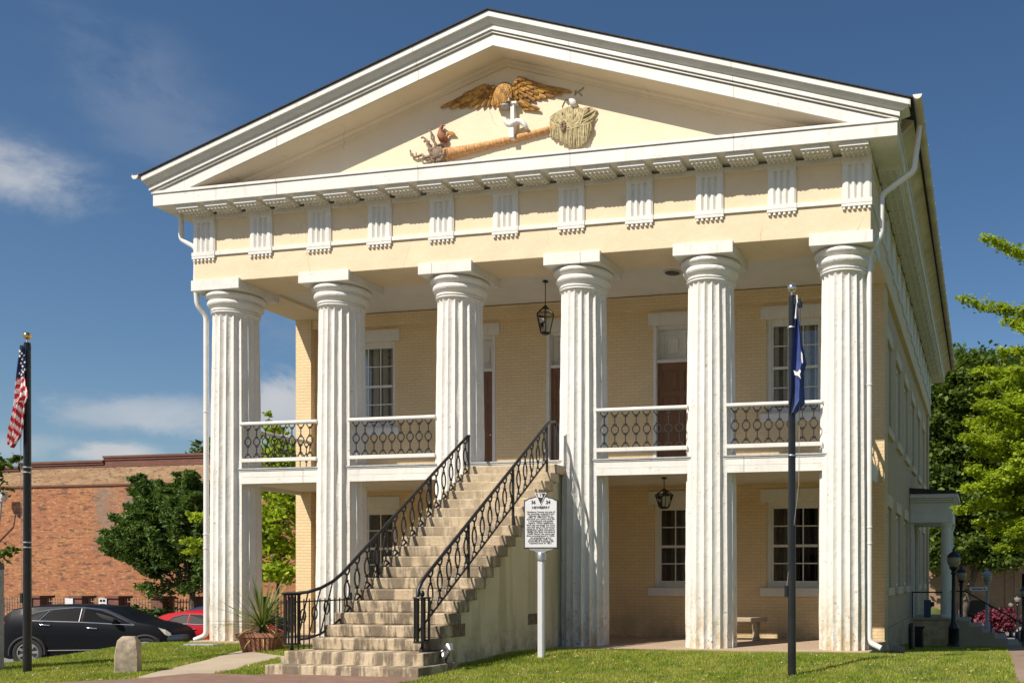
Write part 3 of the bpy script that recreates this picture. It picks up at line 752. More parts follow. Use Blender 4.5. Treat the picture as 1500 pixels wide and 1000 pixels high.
# ------------------------------------------------------------ lanterns and ceiling lights (hang from the porch)
def lantern(x, y, ztop, zb, H, label):
    root = thing('porch_lantern', label, 'lantern', (x, y, zb), 0, 'porch lanterns')
    m = MB(); m.tube([(0, 0, H * .98), (0, 0, ztop - zb - .03)], .009, 6); m.lathe([(.06, ztop - zb - .03), (.05, ztop - zb - .004)], 12); m.build('hanging_rod', M['iron'], root)
    m = MB(); tw, bw, zt, s6 = .195, .105, H * .68, 6
    T = [(tw * math.cos(k * math.pi / 3), tw * math.sin(k * math.pi / 3), zt) for k in range(6)]; B = [(bw * math.cos(k * math.pi / 3), bw * math.sin(k * math.pi / 3), .03) for k in range(6)]
    U = [(.06 * math.cos(k * math.pi / 3), .06 * math.sin(k * math.pi / 3), H * .9) for k in range(6)]
    for k in range(6):
        m.tube([B[k], T[k], U[k]], .009, 5); q = (k + 1) % 6
        m.tube([B[k], B[q]], .009, 5); m.tube([T[k], T[q]], .011, 5); m.tube([U[k], U[q]], .012, 5)
    m.lathe([(.075, 0.0), (.095, .03)], 6); m.lathe([(.075, H * .89), (.05, H * .93), (.02, H)], 10)
    m.build('lantern_frame', M['iron'], root)
    g = MB()
    for k in range(6):
        q = (k + 1) % 6; sh = lambda p: (p[0] * .96, p[1] * .96, p[2])
        g.quad(sh(B[k]), sh(B[q]), sh(T[q]), sh(T[k]))
        g.quad(sh(T[k]), sh(T[q]), sh(U[q]), sh(U[k]))
    g.build('lantern_glass', M['glass'], root)
    c = MB()
    for k in range(3): c.lathe([(.012, .05), (.012, .24)], 8, (.03 * math.cos(k * 2.1), .03 * math.sin(k * 2.1), 0))
    c.build('candle_tube', M['flagwhite'], root)
lantern(0.08, 1.6, 7.635, 6.50, .62, 'large black six-sided lantern hanging high above the stair landing')
lantern(2.72, 1.6, 3.415, 2.77, .42, 'small black lantern hanging under the balcony in front of a lower window')
def downlight(x, y):
    t = thing('ceiling_light', 'round dark recessed light in the porch ceiling beside the second column from the right', 'ceiling light', (x, y, 7.625))
    m = MB(); m.lathe([(.17, -.012), (.19, .0), (.19, .014)], 24); m.build('light_rim', M['gutter'], t, smooth=40)
    m = MB(); m.lathe([(.15, -.020), (.15, -.010)], 24); m.build('light_lens', M['black'], t)
downlight(2.9, 1.6)

# ------------------------------------------------------------ carved relief on the tympanum
def RW(px, py, Y=.08): x, z = on_plane_y(px, py, Y); return Vector((x, Y, z))
def relief(name, label):
    o = bpy.data.objects.new(name, None); COL.objects.link(o); o.parent = court; o['label'] = label; return o
def feather(mb, a, b, wd, y, th=.012):
    ax, az = a; bx, bz = b; dx, dz = bx - ax, bz - az; L = math.hypot(dx, dz); ux, uz = dx / L, dz / L; nx, nz = -uz, ux
    pts = [(0, -.35), (.25, -.48), (.75, -.5), (.9, -.40), (.975, -.2), (1, 0), (.975, .2), (.9, .40), (.75, .5), (.25, .48), (0, .35)]
    P = [(ax + ux * L * s + nx * wd * t, az + uz * L * s + nz * wd * t) for s, t in pts]
    n = len(P); top = [(p[0], y - th - .012 * (1 - abs(t) * 2) , p[1]) for p, (s, t) in zip(P, pts)]
    bot = [(p[0], y, p[1]) for p in P]
    mid = [(ax + ux * L * .5, y - th - .028, az + uz * L * .5)]
    vs = top + bot + mid
    fs = [(i, (i+1) % n, 2 * n) for i in range(n)] + [((i+1) % n, i, n + i, n + (i+1) % n) for i in range(n)]
    mb.addfaces(vs, fs)
def crop(x, y): return (580 + x / 4.6875, 90 + y / 4.6875)
def c2(x, y): v = RW(*crop(x, y)); return (v.x, v.z)
eagle = relief('eagle_carving', 'ochre carved eagle with spread wings')
def wing(rows, name):
    m = MB()
    for ri, (pts_a, pts_b, n, wd) in enumerate(rows):
        def samp(P, t):
            f = t * (len(P) - 1); i = min(int(f), len(P) - 2); q = f - i
            return (P[i][0] + (P[i+1][0] - P[i][0]) * q, P[i][1] + (P[i+1][1] - P[i][1]) * q)
        for k in range(n):
            t = k / (n - 1)
            feather(m, c2(*samp(pts_a, t)), c2(*samp(pts_b, t)), wd, .085 - .030 * ri - .012 * (k % 2) - .0006 * k, .016)
    return m.build(name, M['gold'], eagle)
wing([([(640, 178), (690, 210)], [(305, 322), (380, 330), (455, 322), (520, 325), (575, 322), (625, 312), (665, 315), (695, 300)], 9, .085),
      ([(630, 182), (685, 200)], [(395, 285), (460, 285), (520, 275), (580, 262), (640, 262), (690, 255)], 8, .08),
      ([(628, 182), (690, 195)], [(470, 245), (540, 235), (600, 228), (650, 228), (695, 225)], 7, .075),
      ([(630, 180), (685, 185)], [(550, 215), (610, 208), (655, 205), (695, 205)], 6, .07)], 'wing')
wing([([(860, 150), (815, 250)], [(1208, 212), (1128, 238), (1055, 250), (1000, 258), (955, 275), (905, 285), (860, 300), (828, 310)], 10, .085),
      ([(865, 145), (815, 240)], [(1105, 205), (1050, 215), (1000, 225), (950, 240), (900, 255), (855, 268), (820, 278)], 9, .08),
      ([(868, 142), (820, 215)], [(1045, 185), (1000, 190), (950, 200), (905, 215), (860, 235), (825, 250)], 9, .07),
      ([(868, 138), (825, 200)], [(985, 170), (945, 172), (905, 180), (865, 195), (832, 220)], 8, .06),
      ([(862, 132), (828, 180)], [(930, 152), (900, 155), (872, 165), (840, 190)], 7, .05)], 'wing')
m = MB(); bc = c2(755, 240); br = (abs(c2(822, 235)[0] - c2(688, 235)[0]) / 2, .17, abs(c2(752, 150)[1] - c2(752, 330)[1]) / 2)
m.ellipsoid((bc[0], .07, bc[1]), br, 28, 18)
for j in range(9):                                   # breast feathers laid over the body
    for i in range(9):
        u = -0.85 + 1.7 * (i + .5 * (j % 2)) / 9; v = .8 - 1.55 * j / 9
        if u * u + v * v > .93: continue
        y = .07 - br[1] * math.sqrt(max(.02, 1 - u * u - v * v))
        feather(m, (bc[0] + u * br[0], bc[1] + v * br[2]), (bc[0] + u * br[0] * 1.02, bc[1] + v * br[2] - .10), .065, y + .012, .010)
m.build('eagle_body', M['gold'], eagle, smooth=50)
m = MB()
for k in range(6): feather(m, c2(850 + k * 6, 285 + k * 3), c2(890 + k * 21, 340 - abs(k - 5) * .5 + (k * -1)), .07, .08 - .006 * k)
for k in range(4): feather(m, c2(850 + k * 6, 280), c2(880 + k * 20, 318), .06, .045 - .004 * k)
m.build('eagle_tail', M['gold'], eagle)
hc = c2(772, 312); m = MB(); m.ellipsoid((hc[0] - .02, .0, hc[1] - .03), (.10, .09, .05), 14, 10)
pk = c2(800, 300); m.lathe([(.035, 0), (.012, .08)], 8, (pk[0], -.06, pk[1]))
m.build('eagle_head', M['greypost'], eagle, smooth=60)
post = relief('white_bracket_carving', 'white carved post with a scroll under the eagle')
a, b = RW(*crop(822, 300)), RW(*crop(815, 552)); m = MB()
m.box(b.x - .042, b.x + .042, -.02, .10, b.z, a.z); m.box(b.x - .055, b.x + .055, -.065, -.021, b.z + .02, b.z + .22); m.box(a.x - .06, a.x + .08, -.04, .10, a.z - .03, a.z + .02)
m.build('post', M['white'], post, bevel=.01)
m = MB(); m.tube([RW(*crop(x, y), -.03) for x, y in [(748, 388), (752, 410), (768, 432), (790, 440), (812, 425), (835, 412), (862, 415), (885, 435), (895, 455), (888, 462)]], [.03, .05, .055, .06, .06, .06, .06, .05, .045, .02], 9); m.build('scroll', M['white'], post, smooth=60)
trunk = relief('uprooted_palm_carving', 'carved uprooted palm lying across the pediment')
m = MB(); P0, P1 = crop(345, 640), crop(1155, 440); N = 150; pth = []; rr = []
for i in range(N + 1):
    t = i / N; x = P0[0] + (P1[0] - P0[0]) * t
    y = P0[1] + (P1[1] - P0[1]) * t + 1.5 * math.sin(math.pi * t)
    pth.append(RW(x, y, .06)); rr.append((.060 * (1 - t) ** 5 + .068 - .010 * t + .014 * max(0, t - .85) * 6) * (1 + .05 * math.sin(i * 1.7)) + random.uniform(-.005, .005))
m.tube(pth, rr, 14); m.build('palm_trunk', M['rope'], trunk, smooth=30)
m = MB(); rc = RW(*crop(300, 640), .05)
m.ellipsoid(rc, (.20, .14, .20), 20, 12)
for k in range(60):
    a = random.uniform(0, 6.28); q = random.uniform(.3, 1); m.ellipsoid(rc + Vector((.19 * q * math.cos(a), -.09, .19 * q * math.sin(a))), (.032, .05, .032), 7, 5)
for pts, r0 in [([(290, 600), (268, 560), (245, 530), (243, 490), (228, 466)], .030), ([(262, 612), (232, 598), (215, 570), (218, 550), (200, 532), (185, 520), (172, 528)], .034),
                ([(258, 640), (225, 655), (200, 660), (180, 640), (160, 650), (130, 658), (105, 645), (98, 610)], .036), ([(270, 670), (245, 690), (215, 702), (190, 700), (175, 678)], .034),
                ([(140, 655), (138, 625)], .018), ([(225, 565), (232, 545)], .016)]:
    Q = [RW(*crop(*p), .05) for p in pts]; m.tube(Q, [r0 * (1 - .55 * i / (len(Q) - 1)) for i in range(len(Q))], 8)
m.build('palm_roots', M['root'], trunk, smooth=60)
m = MB(); hc_ = crop(1205, 460)
out = [(1065, 390), (1095, 365), (1150, 335), (1200, 318), (1250, 322), (1285, 330), (1310, 322), (1350, 322), (1386, 342), (1362, 385), (1350, 420), (1345, 460), (1330, 510), (1300, 565), (1250, 595), (1215, 598), (1180, 580), (1140, 550), (1100, 535), (1062, 520), (1062, 450)]
def inside(poly, x, y):
    c = False; n = len(poly)
    for i in range(n):
        x1, y1 = poly[i]; x2, y2 = poly[i-1]
        if (y1 > y) != (y2 > y) and x < (x2 - x1) * (y - y1) / (y2 - y1) + x1: c = not c
    return c
poly = [RW(*crop(*p), .1) for p in out]; m.prism([(p.x, p.z) for p in poly], 'y', .05, .10)
for xx in range(1066, 1350, 8):                        # strands hanging straight down from the middle of the head
    ys = [y for y in range(440, 604, 4) if inside(out, xx, y)]
    if len(ys) < 4: continue
    y0, y1 = 432 + random.uniform(-8, 8), ys[-1] + random.uniform(-6, 4); n = 9; pts = []
    for i in range(n + 1):
        t = i / n; u = (xx - 1205) / 160
        pts.append(RW(*crop(xx + 3 * math.sin(t * 3 + xx), y0 + (y1 - y0) * t), .05 - .05 * math.sqrt(max(0, 1 - u * u)) * (1 - .6 * t) - .010 * (xx // 8 % 2)))
    m.tube(pts, [.012 + .010 * math.sin(math.pi * (.25 + .7 * i / n)) for i in range(n + 1)], 6)
for k in range(64):                                    # upper fronds curving over the top and the right-hand lobe
    an = R(-12) + R(205) * k / 63; c0 = (1200 + random.uniform(-50, 60), 446 + random.uniform(-8, 6)); dx, dy = math.cos(an), -math.sin(an)
    L = 8
    while L < 260 and inside(out, c0[0] + dx * L, c0[1] + dy * L): L += 4
    L *= random.uniform(.82, 1.02); pts = []; n = 9
    for i in range(n + 1):
        t = i / n; sw = 12 * math.sin(math.pi * t) * (1 if dx > 0 else -1)
        pts.append(RW(*crop(c0[0] + dx * L * t - sw * dy, c0[1] + dy * L * t + sw * dx * .5), .045 - .05 * (1 - t) - .012 * (k % 2)))
    m.tube(pts, [.011 + .012 * math.sin(math.pi * (i / n) ** .8) for i in range(n + 1)], 6)
m.build('palm_fronds', M['frond'], trunk, smooth=60)
m = MB()
for t in np.linspace(0, 6.28, 10)[:-1]: m.ellipsoid(RW(*crop(1150 + 12 * math.cos(t), 445 + 26 * math.sin(t)), -.02), (.035, .04, .035), 7, 5)
m.build('palm_collar', M['root'], trunk, smooth=60)
rooster = relief('rooster_carving', 'small painted rooster standing on the palm roots')
def r4(x, y): return (580 + x / 6.667, 100 + y / 6.667)
m = MB(); path = [(455, 553), (448, 568), (440, 595), (435, 625), (440, 655), (455, 680), (480, 690), (500, 680)]
m.tube([RW(*r4(*p), .04) for p in path], [.020, .036, .034, .05, .082, .095, .07, .03], 12)
m.tube([RW(*r4(462, 560), .03), RW(*r4(487, 566), .03)], [.016, .003], 6)
for q in ((450, 700, 428, 742), (480, 700, 490, 742)): m.tube([RW(*r4(q[0], q[1]), .04), RW(*r4(q[2], q[3]), .04)], .008, 5)
m.build('rooster_body', M['rooster'], rooster, smooth=60)
m = MB()
for k in range(6): m.tube([RW(*r4(495 + 26 * (1 - math.cos(t)) * (1 + .18 * k), 672 - 40 * math.sin(t) * (.7 + .12 * k) + 4 * k * (1 - math.cos(t)) * .3), .05) for t in np.linspace(0, 2.5, 9)], [.016, .022, .024, .024, .022, .02, .016, .012, .006], 6)
m.build('rooster_tail', M['rope'], rooster, smooth=60)
dove = relief('dove_carving', 'small white dove beside painted olive sprigs')
m = MB(); m.tube([RW(*crop(x, y), .04) for x, y in [(1190, 262), (1205, 270), (1215, 285), (1228, 300), (1240, 312)]], [.015, .05, .075, .06, .015], 10); m.build('dove_body', M['white'], dove, smooth=60)
m = MB()
for pts in ([(1228, 235), (1232, 205), (1240, 200)], [(1228, 225), (1245, 215)], [(1250, 215), (1262, 200), (1275, 195), (1290, 178)], [(1255, 218), (1278, 236)], [(1140, 315), (1150, 290), (1165, 262), (1172, 285)], [(1180, 290), (1175, 268), (1190, 262), (1184, 298)]):
    m.tube([RW(*crop(*p), .092) for p in pts], .010, 5)
m.build('olive_sprig', M['leafpaint'], dove)
# ============================================================ STAIRCASE
stair = thing('staircase', 'stone staircase with black iron railings rising to the balcony landing', 'staircase', (0, 0, 0))
XL, XR = -0.80, 1.19
SZ = lambda k: .447 + .1808 * k
SY = lambda k: -4.41 + .2486 * k
step0 = None
for k in range(18):
    d = .36 if k < 17 else .47
    if k == 17 or step0 is None or k == 16:
        m = MB(); m.prism([(0, 0), (.022, -.1795), (d, -.1795), (d, 0)], 'x', XL, XR)
        o = m.build('step', M['stone'], stair, bevel=.020)
        if step0 is None: step0 = o
    else:
        o = step0.copy(); COL.objects.link(o)
    o.location = (random.uniform(-.008, .008), SY(k) + random.uniform(-.004, .004), SZ(k))
poly = [(.29, -.4), (.29, SZ(17) - .19)]
for k in range(17, -1, -1): poly += [(SY(k) + .09, SZ(k) - .185), (SY(k) + .09, SZ(k - 1) - .185)]
poly[-1] = (SY(0) + .09, -.4)
m = MB(); m.prism(poly, 'x', XL + .10, XR - .10); m.build('stair_wall', M['stairwall'], stair)
m = MB(); m.box(-1.0, 1.30, -4.75, -3.9, -.1, .268); m.build('base_step', M['stone'], stair, bevel=.015)
m = MB()
n = 26                                             # rough-hewn plinth
for i in range(n):
    pass
prof = [(-1.10 + 2.50 * i / n, -5.02 + .022 * mnoise.noise(Vector((i * .9, 0, 0)))) for i in range(n + 1)] + [(1.40, -4.0), (-1.10, -4.0)]
m.prism(prof, 'z', -.45, .088); m.build('plinth', M['stone'], stair, bevel=.02)
for y, z in ((-3.50, .53), (-.95, .60)):
    g = MB(); g.box(XR - .105, XR - .096, y - .21, y + .21, z - .10, z + .10)
    for i in range(8): g.box(XR - .098, XR - .088, y - .20 + i * .054, y - .18 + i * .054, z - .1, z + .1)
    for i in range(5): g.box(XR - .097, XR - .090, y - .21, y + .21, z - .09 + i * .042, z - .08 + i * .042)
    g.build('vent_grille', M['root'], stair)
zt = lambda Y: 4.241 + .7215 * (Y + .37)
ztl = lambda Y: 4.341 + .731 * (Y - .148)
def oval_unit(mb, P, c, z0, z1, r=.0135):
    H = z1 - z0; rx = .062; rz = H * .20; zc = (z0 + z1) / 2
    slope = .7215
    mb.tube([P(*q) for q in ring_pts(c, zc, rx, rz, 0, 2 * math.pi, 18)][:-1], r, 5, closed=True)
    for sg, ze in ((1, z1), (-1, z0)):
        mb.tube([P(c, zc + sg * rz), P(c, ze - sg * .075)], r * 1.1, 5)
        for zz in (zc + sg * rz, ze - sg * .09):
            mb.tube([P(c - .034, zz + sg * .018), P(c - .012, zz), P(c + .012, zz), P(c + .034, zz + sg * .018)], r * 1.15, 5)
        # half ring hung from the sloping bar
        a = [(c - .062, ze - .062 * slope), (c - .058, ze - sg * .055 - .03 * slope), (c - .03, ze - sg * .082), (c, ze - sg * .090), (c + .03, ze - sg * .082), (c + .058, ze - sg * .050 + .03 * slope), (c + .062, ze + .062 * slope)]
        mb.tube([P(*q) for q in a], r, 5)
def stair_rail(X, f, ytop, ybot, posts, label, side):
    o = bpy.data.objects.new('stair_railing', None); COL.objects.link(o); o.parent = stair
    if label: o['label'] = label
    m = MB(); P = lambda u, z: (X, u, z)
    n = round((ytop - ybot) / .243); st = (ytop - ybot) / n
    for k in range(n):
        c = ybot + (k + .5) * st
        oval_unit(m, P, c, f(c) - .675, f(c) - .01)
    m.build('iron_ornament', M['iron'], o, smooth=60)
    t = MB()
    top = [(X, ytop + .12 * 0, f(ytop))]
    if side == 'R':
        path = [(X, ytop + .34, f(ytop) + .10), (X, ytop + .10, f(ytop) + .065), (X, ytop - .05, f(ytop - .05))] + [(X, y, f(y)) for y in np.linspace(ytop - .3, ybot, 8)]
        path += [(X, ybot - .10, f(ybot) - .085), (X, ybot - .185, f(ybot) - .20), (X, ybot - .21, f(ybot) - .36), (X, ybot - .21, .46)]
        t.tube(path, .027, 8); low = [(X, ytop, f(ytop) - .68)] + [(X, y, f(y) - .68) for y in np.linspace(ytop - .3, ybot, 8)] + [(X, ybot - .21, f(ybot - .21) - .68)]
        t.tube(low, .017, 6)
    else:
        path = [(X, ytop + .02, f(ytop) - .02), (X, ytop - .05, f(ytop - .05))] + [(X, y, f(y)) for y in np.linspace(ytop - .3, ybot, 8)]
        path += [(X - .02, ybot - .18, f(ybot) - .115), (X - .09, ybot - .36, f(ybot) - .215), (X - .20, ybot - .50, f(ybot) - .275), (X - .33, ybot - .56, f(ybot) - .29)]
        t.tube(path, .027, 8)
        low = [(X, ytop, f(ytop) - .68)] + [(X, y, f(y) - .68) for y in np.linspace(ytop - .3, ybot, 8)] + [(X - .02, ybot - .18, f(ybot) - .80), (X - .10, ybot - .36, f(ybot) - .92), (X - .20, ybot - .50, f(ybot) - .98), (X - .33, ybot - .56, f(ybot) - .995)]
        t.tube(low, .017, 6)
        for i, tt in enumerate((.25, .5, .75)):
            k = len(path) - 4 + i
            a, b = Vector(path[k]), Vector(low[k]); d = MB
            t.tube([a, b], .011, 5)
            c = (a + b) / 2; t.tube([c + Vector((.045 * math.cos(q), 0, .10 * math.sin(q))) for q in np.linspace(0, 6.28, 15)[:-1]], .0105, 5, closed=True)
    t.build('hand_rail', M['iron'], o, smooth=60)
    for y in posts:
        kk = max(k for k in range(18) if SY(k) <= y)
        p = MB(); p.box(X - .018, X + .018, y - .018, y + .018, SZ(kk), f(y) - .01); p.build('rail_post', M['iron'], o)
    return o
rr_ = stair_rail(1.07, zt, -.36, -4.34, (-.36, -1.68, -3.15), 'right-hand stair railing', 'R')
p = MB(); p.box(1.055, 1.09, -.02, .015, 3.66, 4.33); p.box(1.11, 1.14, -.0, .03, 3.66, 4.33); p.build('rail_post', M['iron'], rr_)
rl_ = stair_rail(-.70, ztl, -.12, -3.86, (-.12, -1.42, -2.96), 'left-hand stair railing with curled foot', 'L')
def newel(x, y, z0, z1, cap, parent):
    m = MB()
    for k in range(7):
        a = k * 2 * math.pi / 7; m.tube([(x + .105 * math.cos(a), y + .105 * math.sin(a), z0 + .14), (x + .105 * math.cos(a), y + .105 * math.sin(a), z1)], .013, 6)
    m.tube([(x, y, z0), (x, y, z1)], .020, 8)
    m.lathe([(.125, z0 + .14), (.125, z0 + .16)], 18, (x, y, 0)); m.lathe([(.125, z1 - .01), (.13, z1), (.125, z1 + .012)], 18, (x, y, 0))
    if cap: m.lathe([(.15, z1 + .012), (.15, z1 + .026), (.04, z1 + .045)], 20, (x, y, 0))
    else: m.ellipsoid((x, y, z1 + .06), (.035, .035, .05), 12, 8)
    m.lathe([(.045, z0), (.04, z0 + .05), (.022, z0 + .09)], 12, (x, y, 0))
    m.build('newel', M['iron'], parent, smooth=40)
newel(1.13, -4.52, .262, 1.06, False, rr_); newel(-1.10, -4.46, .20, 1.10, True, rl_)
ga = thing('iron_gate', 'low black barred iron gate panel beside the foot of the stairs', 'gate', (-1.22, -4.30, 0))
m = MB()
for i in range(12): m.tube([(-.03 * i, .16 * i, .12), (-.03 * i, .16 * i, 1.02)], .010, 6)
m.build('bars', M['iron'], ga)
m = MB(); m.tube([(0, 0, .2), (-.35, 1.8, .2)], .014, 6); m.tube([(0, 0, .98), (-.35, 1.8, .98)], .014, 6); m.tube([(-.36, 1.85, -.15), (-.36, 1.85, 1.1)], .022, 8); m.build('gate_frame', M['iron'], ga)
# pair of little silver floodlights at the stair foot
fx, fy = 1.38, -4.30
fl = thing('floodlight', 'pair of small silver floodlights on the grass at the foot of the stairs', 'floodlight', (fx, fy, gz(fx, fy)))
for i, (dx, dz, rz) in enumerate(((-.04, .26, .5), (.06, .36, .9))):
    m = MB(); MM = Matrix.Translation((dx, 0, dz)) @ Matrix.Rotation(rz, 4, 'Z') @ Matrix.Rotation(R(-55), 4, 'X')
    tmp = MB(); tmp.lathe([(.02, -.07), (.033, -.055), (.056, .027), (.061, .047), (.053, .045), (.033, .02)], 16)
    m.addfaces([MM @ Vector(v) for v in tmp.v], tmp.f); m.build('lamp_head', M['steel'], fl, smooth=45)
m = MB(); m.tube([(0, 0, -.05), (0, 0, .18), (-.03, 0, .24)], .012, 6); m.tube([(0, 0, .18), (.04, 0, .26), (.06, 0, .33)], .010, 6); m.build('stake', M['black'], fl)

# ============================================================ GROUND
xs = np.concatenate([np.linspace(-160, -30, 14)[:-1], np.linspace(-30, -14, 17)[:-1], np.linspace(-14, 18, 129)[:-1], np.linspace(18, 40, 23)[:-1], np.linspace(40, 160, 13)])
ys = np.concatenate([np.linspace(-40, -8, 17)[:-1], np.linspace(-8, 2, 51)[:-1], np.linspace(2, 34, 65)[:-1], np.linspace(34, 220, 20)])
V = np.array([(x, y, gz(x, y)) for y in ys for x in xs], dtype=np.float32)
nx, nyy = len(xs), len(ys)
F = np.array([(j*nx+i, j*nx+i+1, (j+1)*nx+i+1, (j+1)*nx+i) for j in range(nyy - 1) for i in range(nx - 1)], dtype=np.int32)
o = numpy_mesh('ground', V, F, M['soil']); o.data.polygons.foreach_set('use_smooth', [True] * len(o.data.polygons)); tag(o, kind='structure')
def strip(name, A, B, mat, n=40, m=8, dz=.012, kind='structure', thick=0.0):
    """ground-hugging sheet between two edge polylines"""
    def res(P, n):
        P = [Vector((p[0], p[1], 0)) for p in P]; L = [0]
        for a, b in zip(P, P[1:]): L.append(L[-1] + (b - a).length)
        out = []
        for k in range(n + 1):
            t = L[-1] * k / n; i = max(j for j in range(len(P) - 1) if L[j] <= t + 1e-9); q = (t - L[i]) / max(1e-9, L[i+1] - L[i])
            out.append(P[i].lerp(P[i+1], min(1, q)))
        return out
    a, b = res(A, n), res(B, n); mb = MB(); vs = []
    for i in range(n + 1):
        for j in range(m + 1):
            p = a[i].lerp(b[i], j / m); vs.append((p.x, p.y, gz(p.x, p.y) + dz))
    mb.addfaces(vs, [(i*(m+1)+j, i*(m+1)+j+1, (i+1)*(m+1)+j+1, (i+1)*(m+1)+j) for i in range(n) for j in range(m)])
    o = mb.build(name, mat, smooth=60); tag(o, kind=kind)
    return [(p.x, p.y) for p in a] + [(p.x, p.y) for p in b[::-1]]
G = lambda px, py: on_ground(px, py)[:2]
holes = []
walkA = [(-1.0, -3.55), (-1.9, -2.9), G(358, 952), G(318, 962), G(280, 972), G(222, 986), G(170, 1000), (-8.6, -6.6)]
walkB = [(-1.0, -4.4), (-1.35, -4.35), G(410, 963.6), G(370, 973), G(345, 981), G(319, 986), G(290, 989), (-6.6, -6.8)]
holes.append(strip('walkway', walkA, walkB, M['concrete'], 60, 8))
pA = [(-7.6, -6.7), G(200, 995), G(280, 987.0), G(325, 987.5), G(395, 991), (-1.13, -4.9), (1.3, -4.9), (1.55, -5.2)]
pB = [(-8.5, -9.5), (-7.0, -9), (-5.0, -9), (-4, -9), (-2, -9), (-1, -9), (0.6, -9), (1.0, -9)]
holes.append(strip('brick_pavement', pA, pB, M['paver'], 60, 16, dz=.018))
sA = [G(1491, 1000), G(1484, 975), G(1478, 958), G(1473, 949), G(1468, 944)]; sB = [G(1600, 1000), G(1580, 975), G(1560, 958), G(1540, 949), G(1530, 944)]
holes.append(strip('side_walk', sA, sB, M['walk_brown'], 60, 8))
holes.append(strip('path_edging', [G(1368, 949), G(1420, 952), G(1478, 957)], [G(1368, 950.5), G(1420, 953.5), G(1478, 958.5)], M['concrete'], 20, 2))
strip('parking_lot', [(-11.2, -30), (-11.2, -8), (-11.3, 0), (-11.8, 9), (-12.4, 18)], [(-70, -30), (-70, -8), (-70, 0), (-70, 9), (-70, 18)], M['asphalt'], 30, 20, dz=.02)
strip('front_plaza', [(-11, -9.6), (26, -9.6)], [(-11, -40), (26, -40)], M['concrete'], 30, 20, dz=.02)
strip('street', [(7, 33), (60, 33)], [(7, 45), (60, 45)], M['asphalt'], 20, 10, dz=.02)
strip('pavement', [(7, 29.5), (60, 29.5)], [(7, 32.6), (60, 32.6)], M['concrete'], 20, 6, dz=.05)

# grass blades
def in_holes(P):
    c_all = np.zeros(len(P), bool); x, y = P[:, 0], P[:, 1]
    for h in holes:
        c = np.zeros(len(P), bool); n = len(h)
        for i in range(n):
            x1, y1 = h[i]; x2, y2 = h[i-1]
            if y1 == y2: continue
            c ^= ((y1 > y) != (y2 > y)) & (x < (x2 - x1) * (y - y1) / (y2 - y1) + x1)
        c_all |= c
    return c_all
pts = []
def scatter(x0, x1, y0, y1, dens, ok):
    n = int((x1 - x0) * (y1 - y0) * dens); P = rng.random((n, 2)) * np.array([x1 - x0, y1 - y0]) + np.array([x0, y0])
    P = P[ok(P[:, 0], P[:, 1])]; pts.append(P[~in_holes(P)])
def off_columns(x, y):
    k = np.ones(len(x), bool)
    for c in COLX: k &= (x - c) ** 2 + (y - CY) ** 2 > .26
    return k
scatter(1.1, 7.4, -5.8, -0.10, 2800, off_columns)
scatter(-8.4, -1.0, -6.6, 0.1, 2300, lambda x, y: ~((x > -1.15) & (x < 1.36) & (y > -5.1)))
scatter(7.1, 15.0, -5.6, 3.5, 1600, lambda x, y: ~((x < 7.4) & (y > -.1)))
scatter(7.15, 13.5, 3.5, 14, 600, lambda x, y: ~((y > 10.9) & (x < 10.4)))
scatter(-9.0, -7.2, 0.1, 6.0, 1000, lambda x, y: x < 99)
pts = np.concatenate(pts); N = len(pts)
zz = np.array([gz(x, y) for x, y in pts])
patch = np.array([mnoise.noise(Vector((x * 1.3, y * 1.3, 0))) for x, y in pts])
h = (.030 + .030 * rng.random(N)) * (1 + .35 * patch); a = rng.random(N) * 2 * math.pi; wd = .0055 + .004 * rng.random(N); lean = (rng.random((N, 2)) - .5) * .055
B0 = np.stack([pts[:, 0] - np.cos(a) * wd, pts[:, 1] - np.sin(a) * wd, zz - .004], 1); B1 = np.stack([pts[:, 0] + np.cos(a) * wd, pts[:, 1] + np.sin(a) * wd, zz - .004], 1)
T = np.stack([pts[:, 0] + lean[:, 0], pts[:, 1] + lean[:, 1], zz + h], 1)
V = np.stack([B0, B1, T], 1).reshape(-1, 3); F = np.arange(3 * N).reshape(-1, 3)
tag(numpy_mesh('grass', V, F, M['blade']), kind='stuff')

# clover heads and leaf litter sprinkled in the grass
def litter(name, n, size, mat, flat):
    k = rng.choice(len(pts), n, replace=False); P = np.stack([pts[k, 0], pts[k, 1], zz[k] + (.035 if not flat else .03)], 1)
    a = rng.random(n) * 6.283; s_ = size * (.6 + .8 * rng.random(n)); t = np.stack([np.cos(a), np.sin(a), .4 * (rng.random(n) - .5)], 1) * s_[:, None]; b_ = np.stack([-np.sin(a), np.cos(a), .5 * np.ones(n)], 1) * s_[:, None] * .6
    V = np.stack([P - t, P - b_, P + t, P + b_], 1).reshape(-1, 3); tag(numpy_mesh(name, V, np.arange(4 * n).reshape(-1, 4), mat), kind='stuff')
litter('clover_flowers', 900, .011, M['flagwhite'], False); litter('leaf_litter', 700, .024, M['yuccadry'], True)

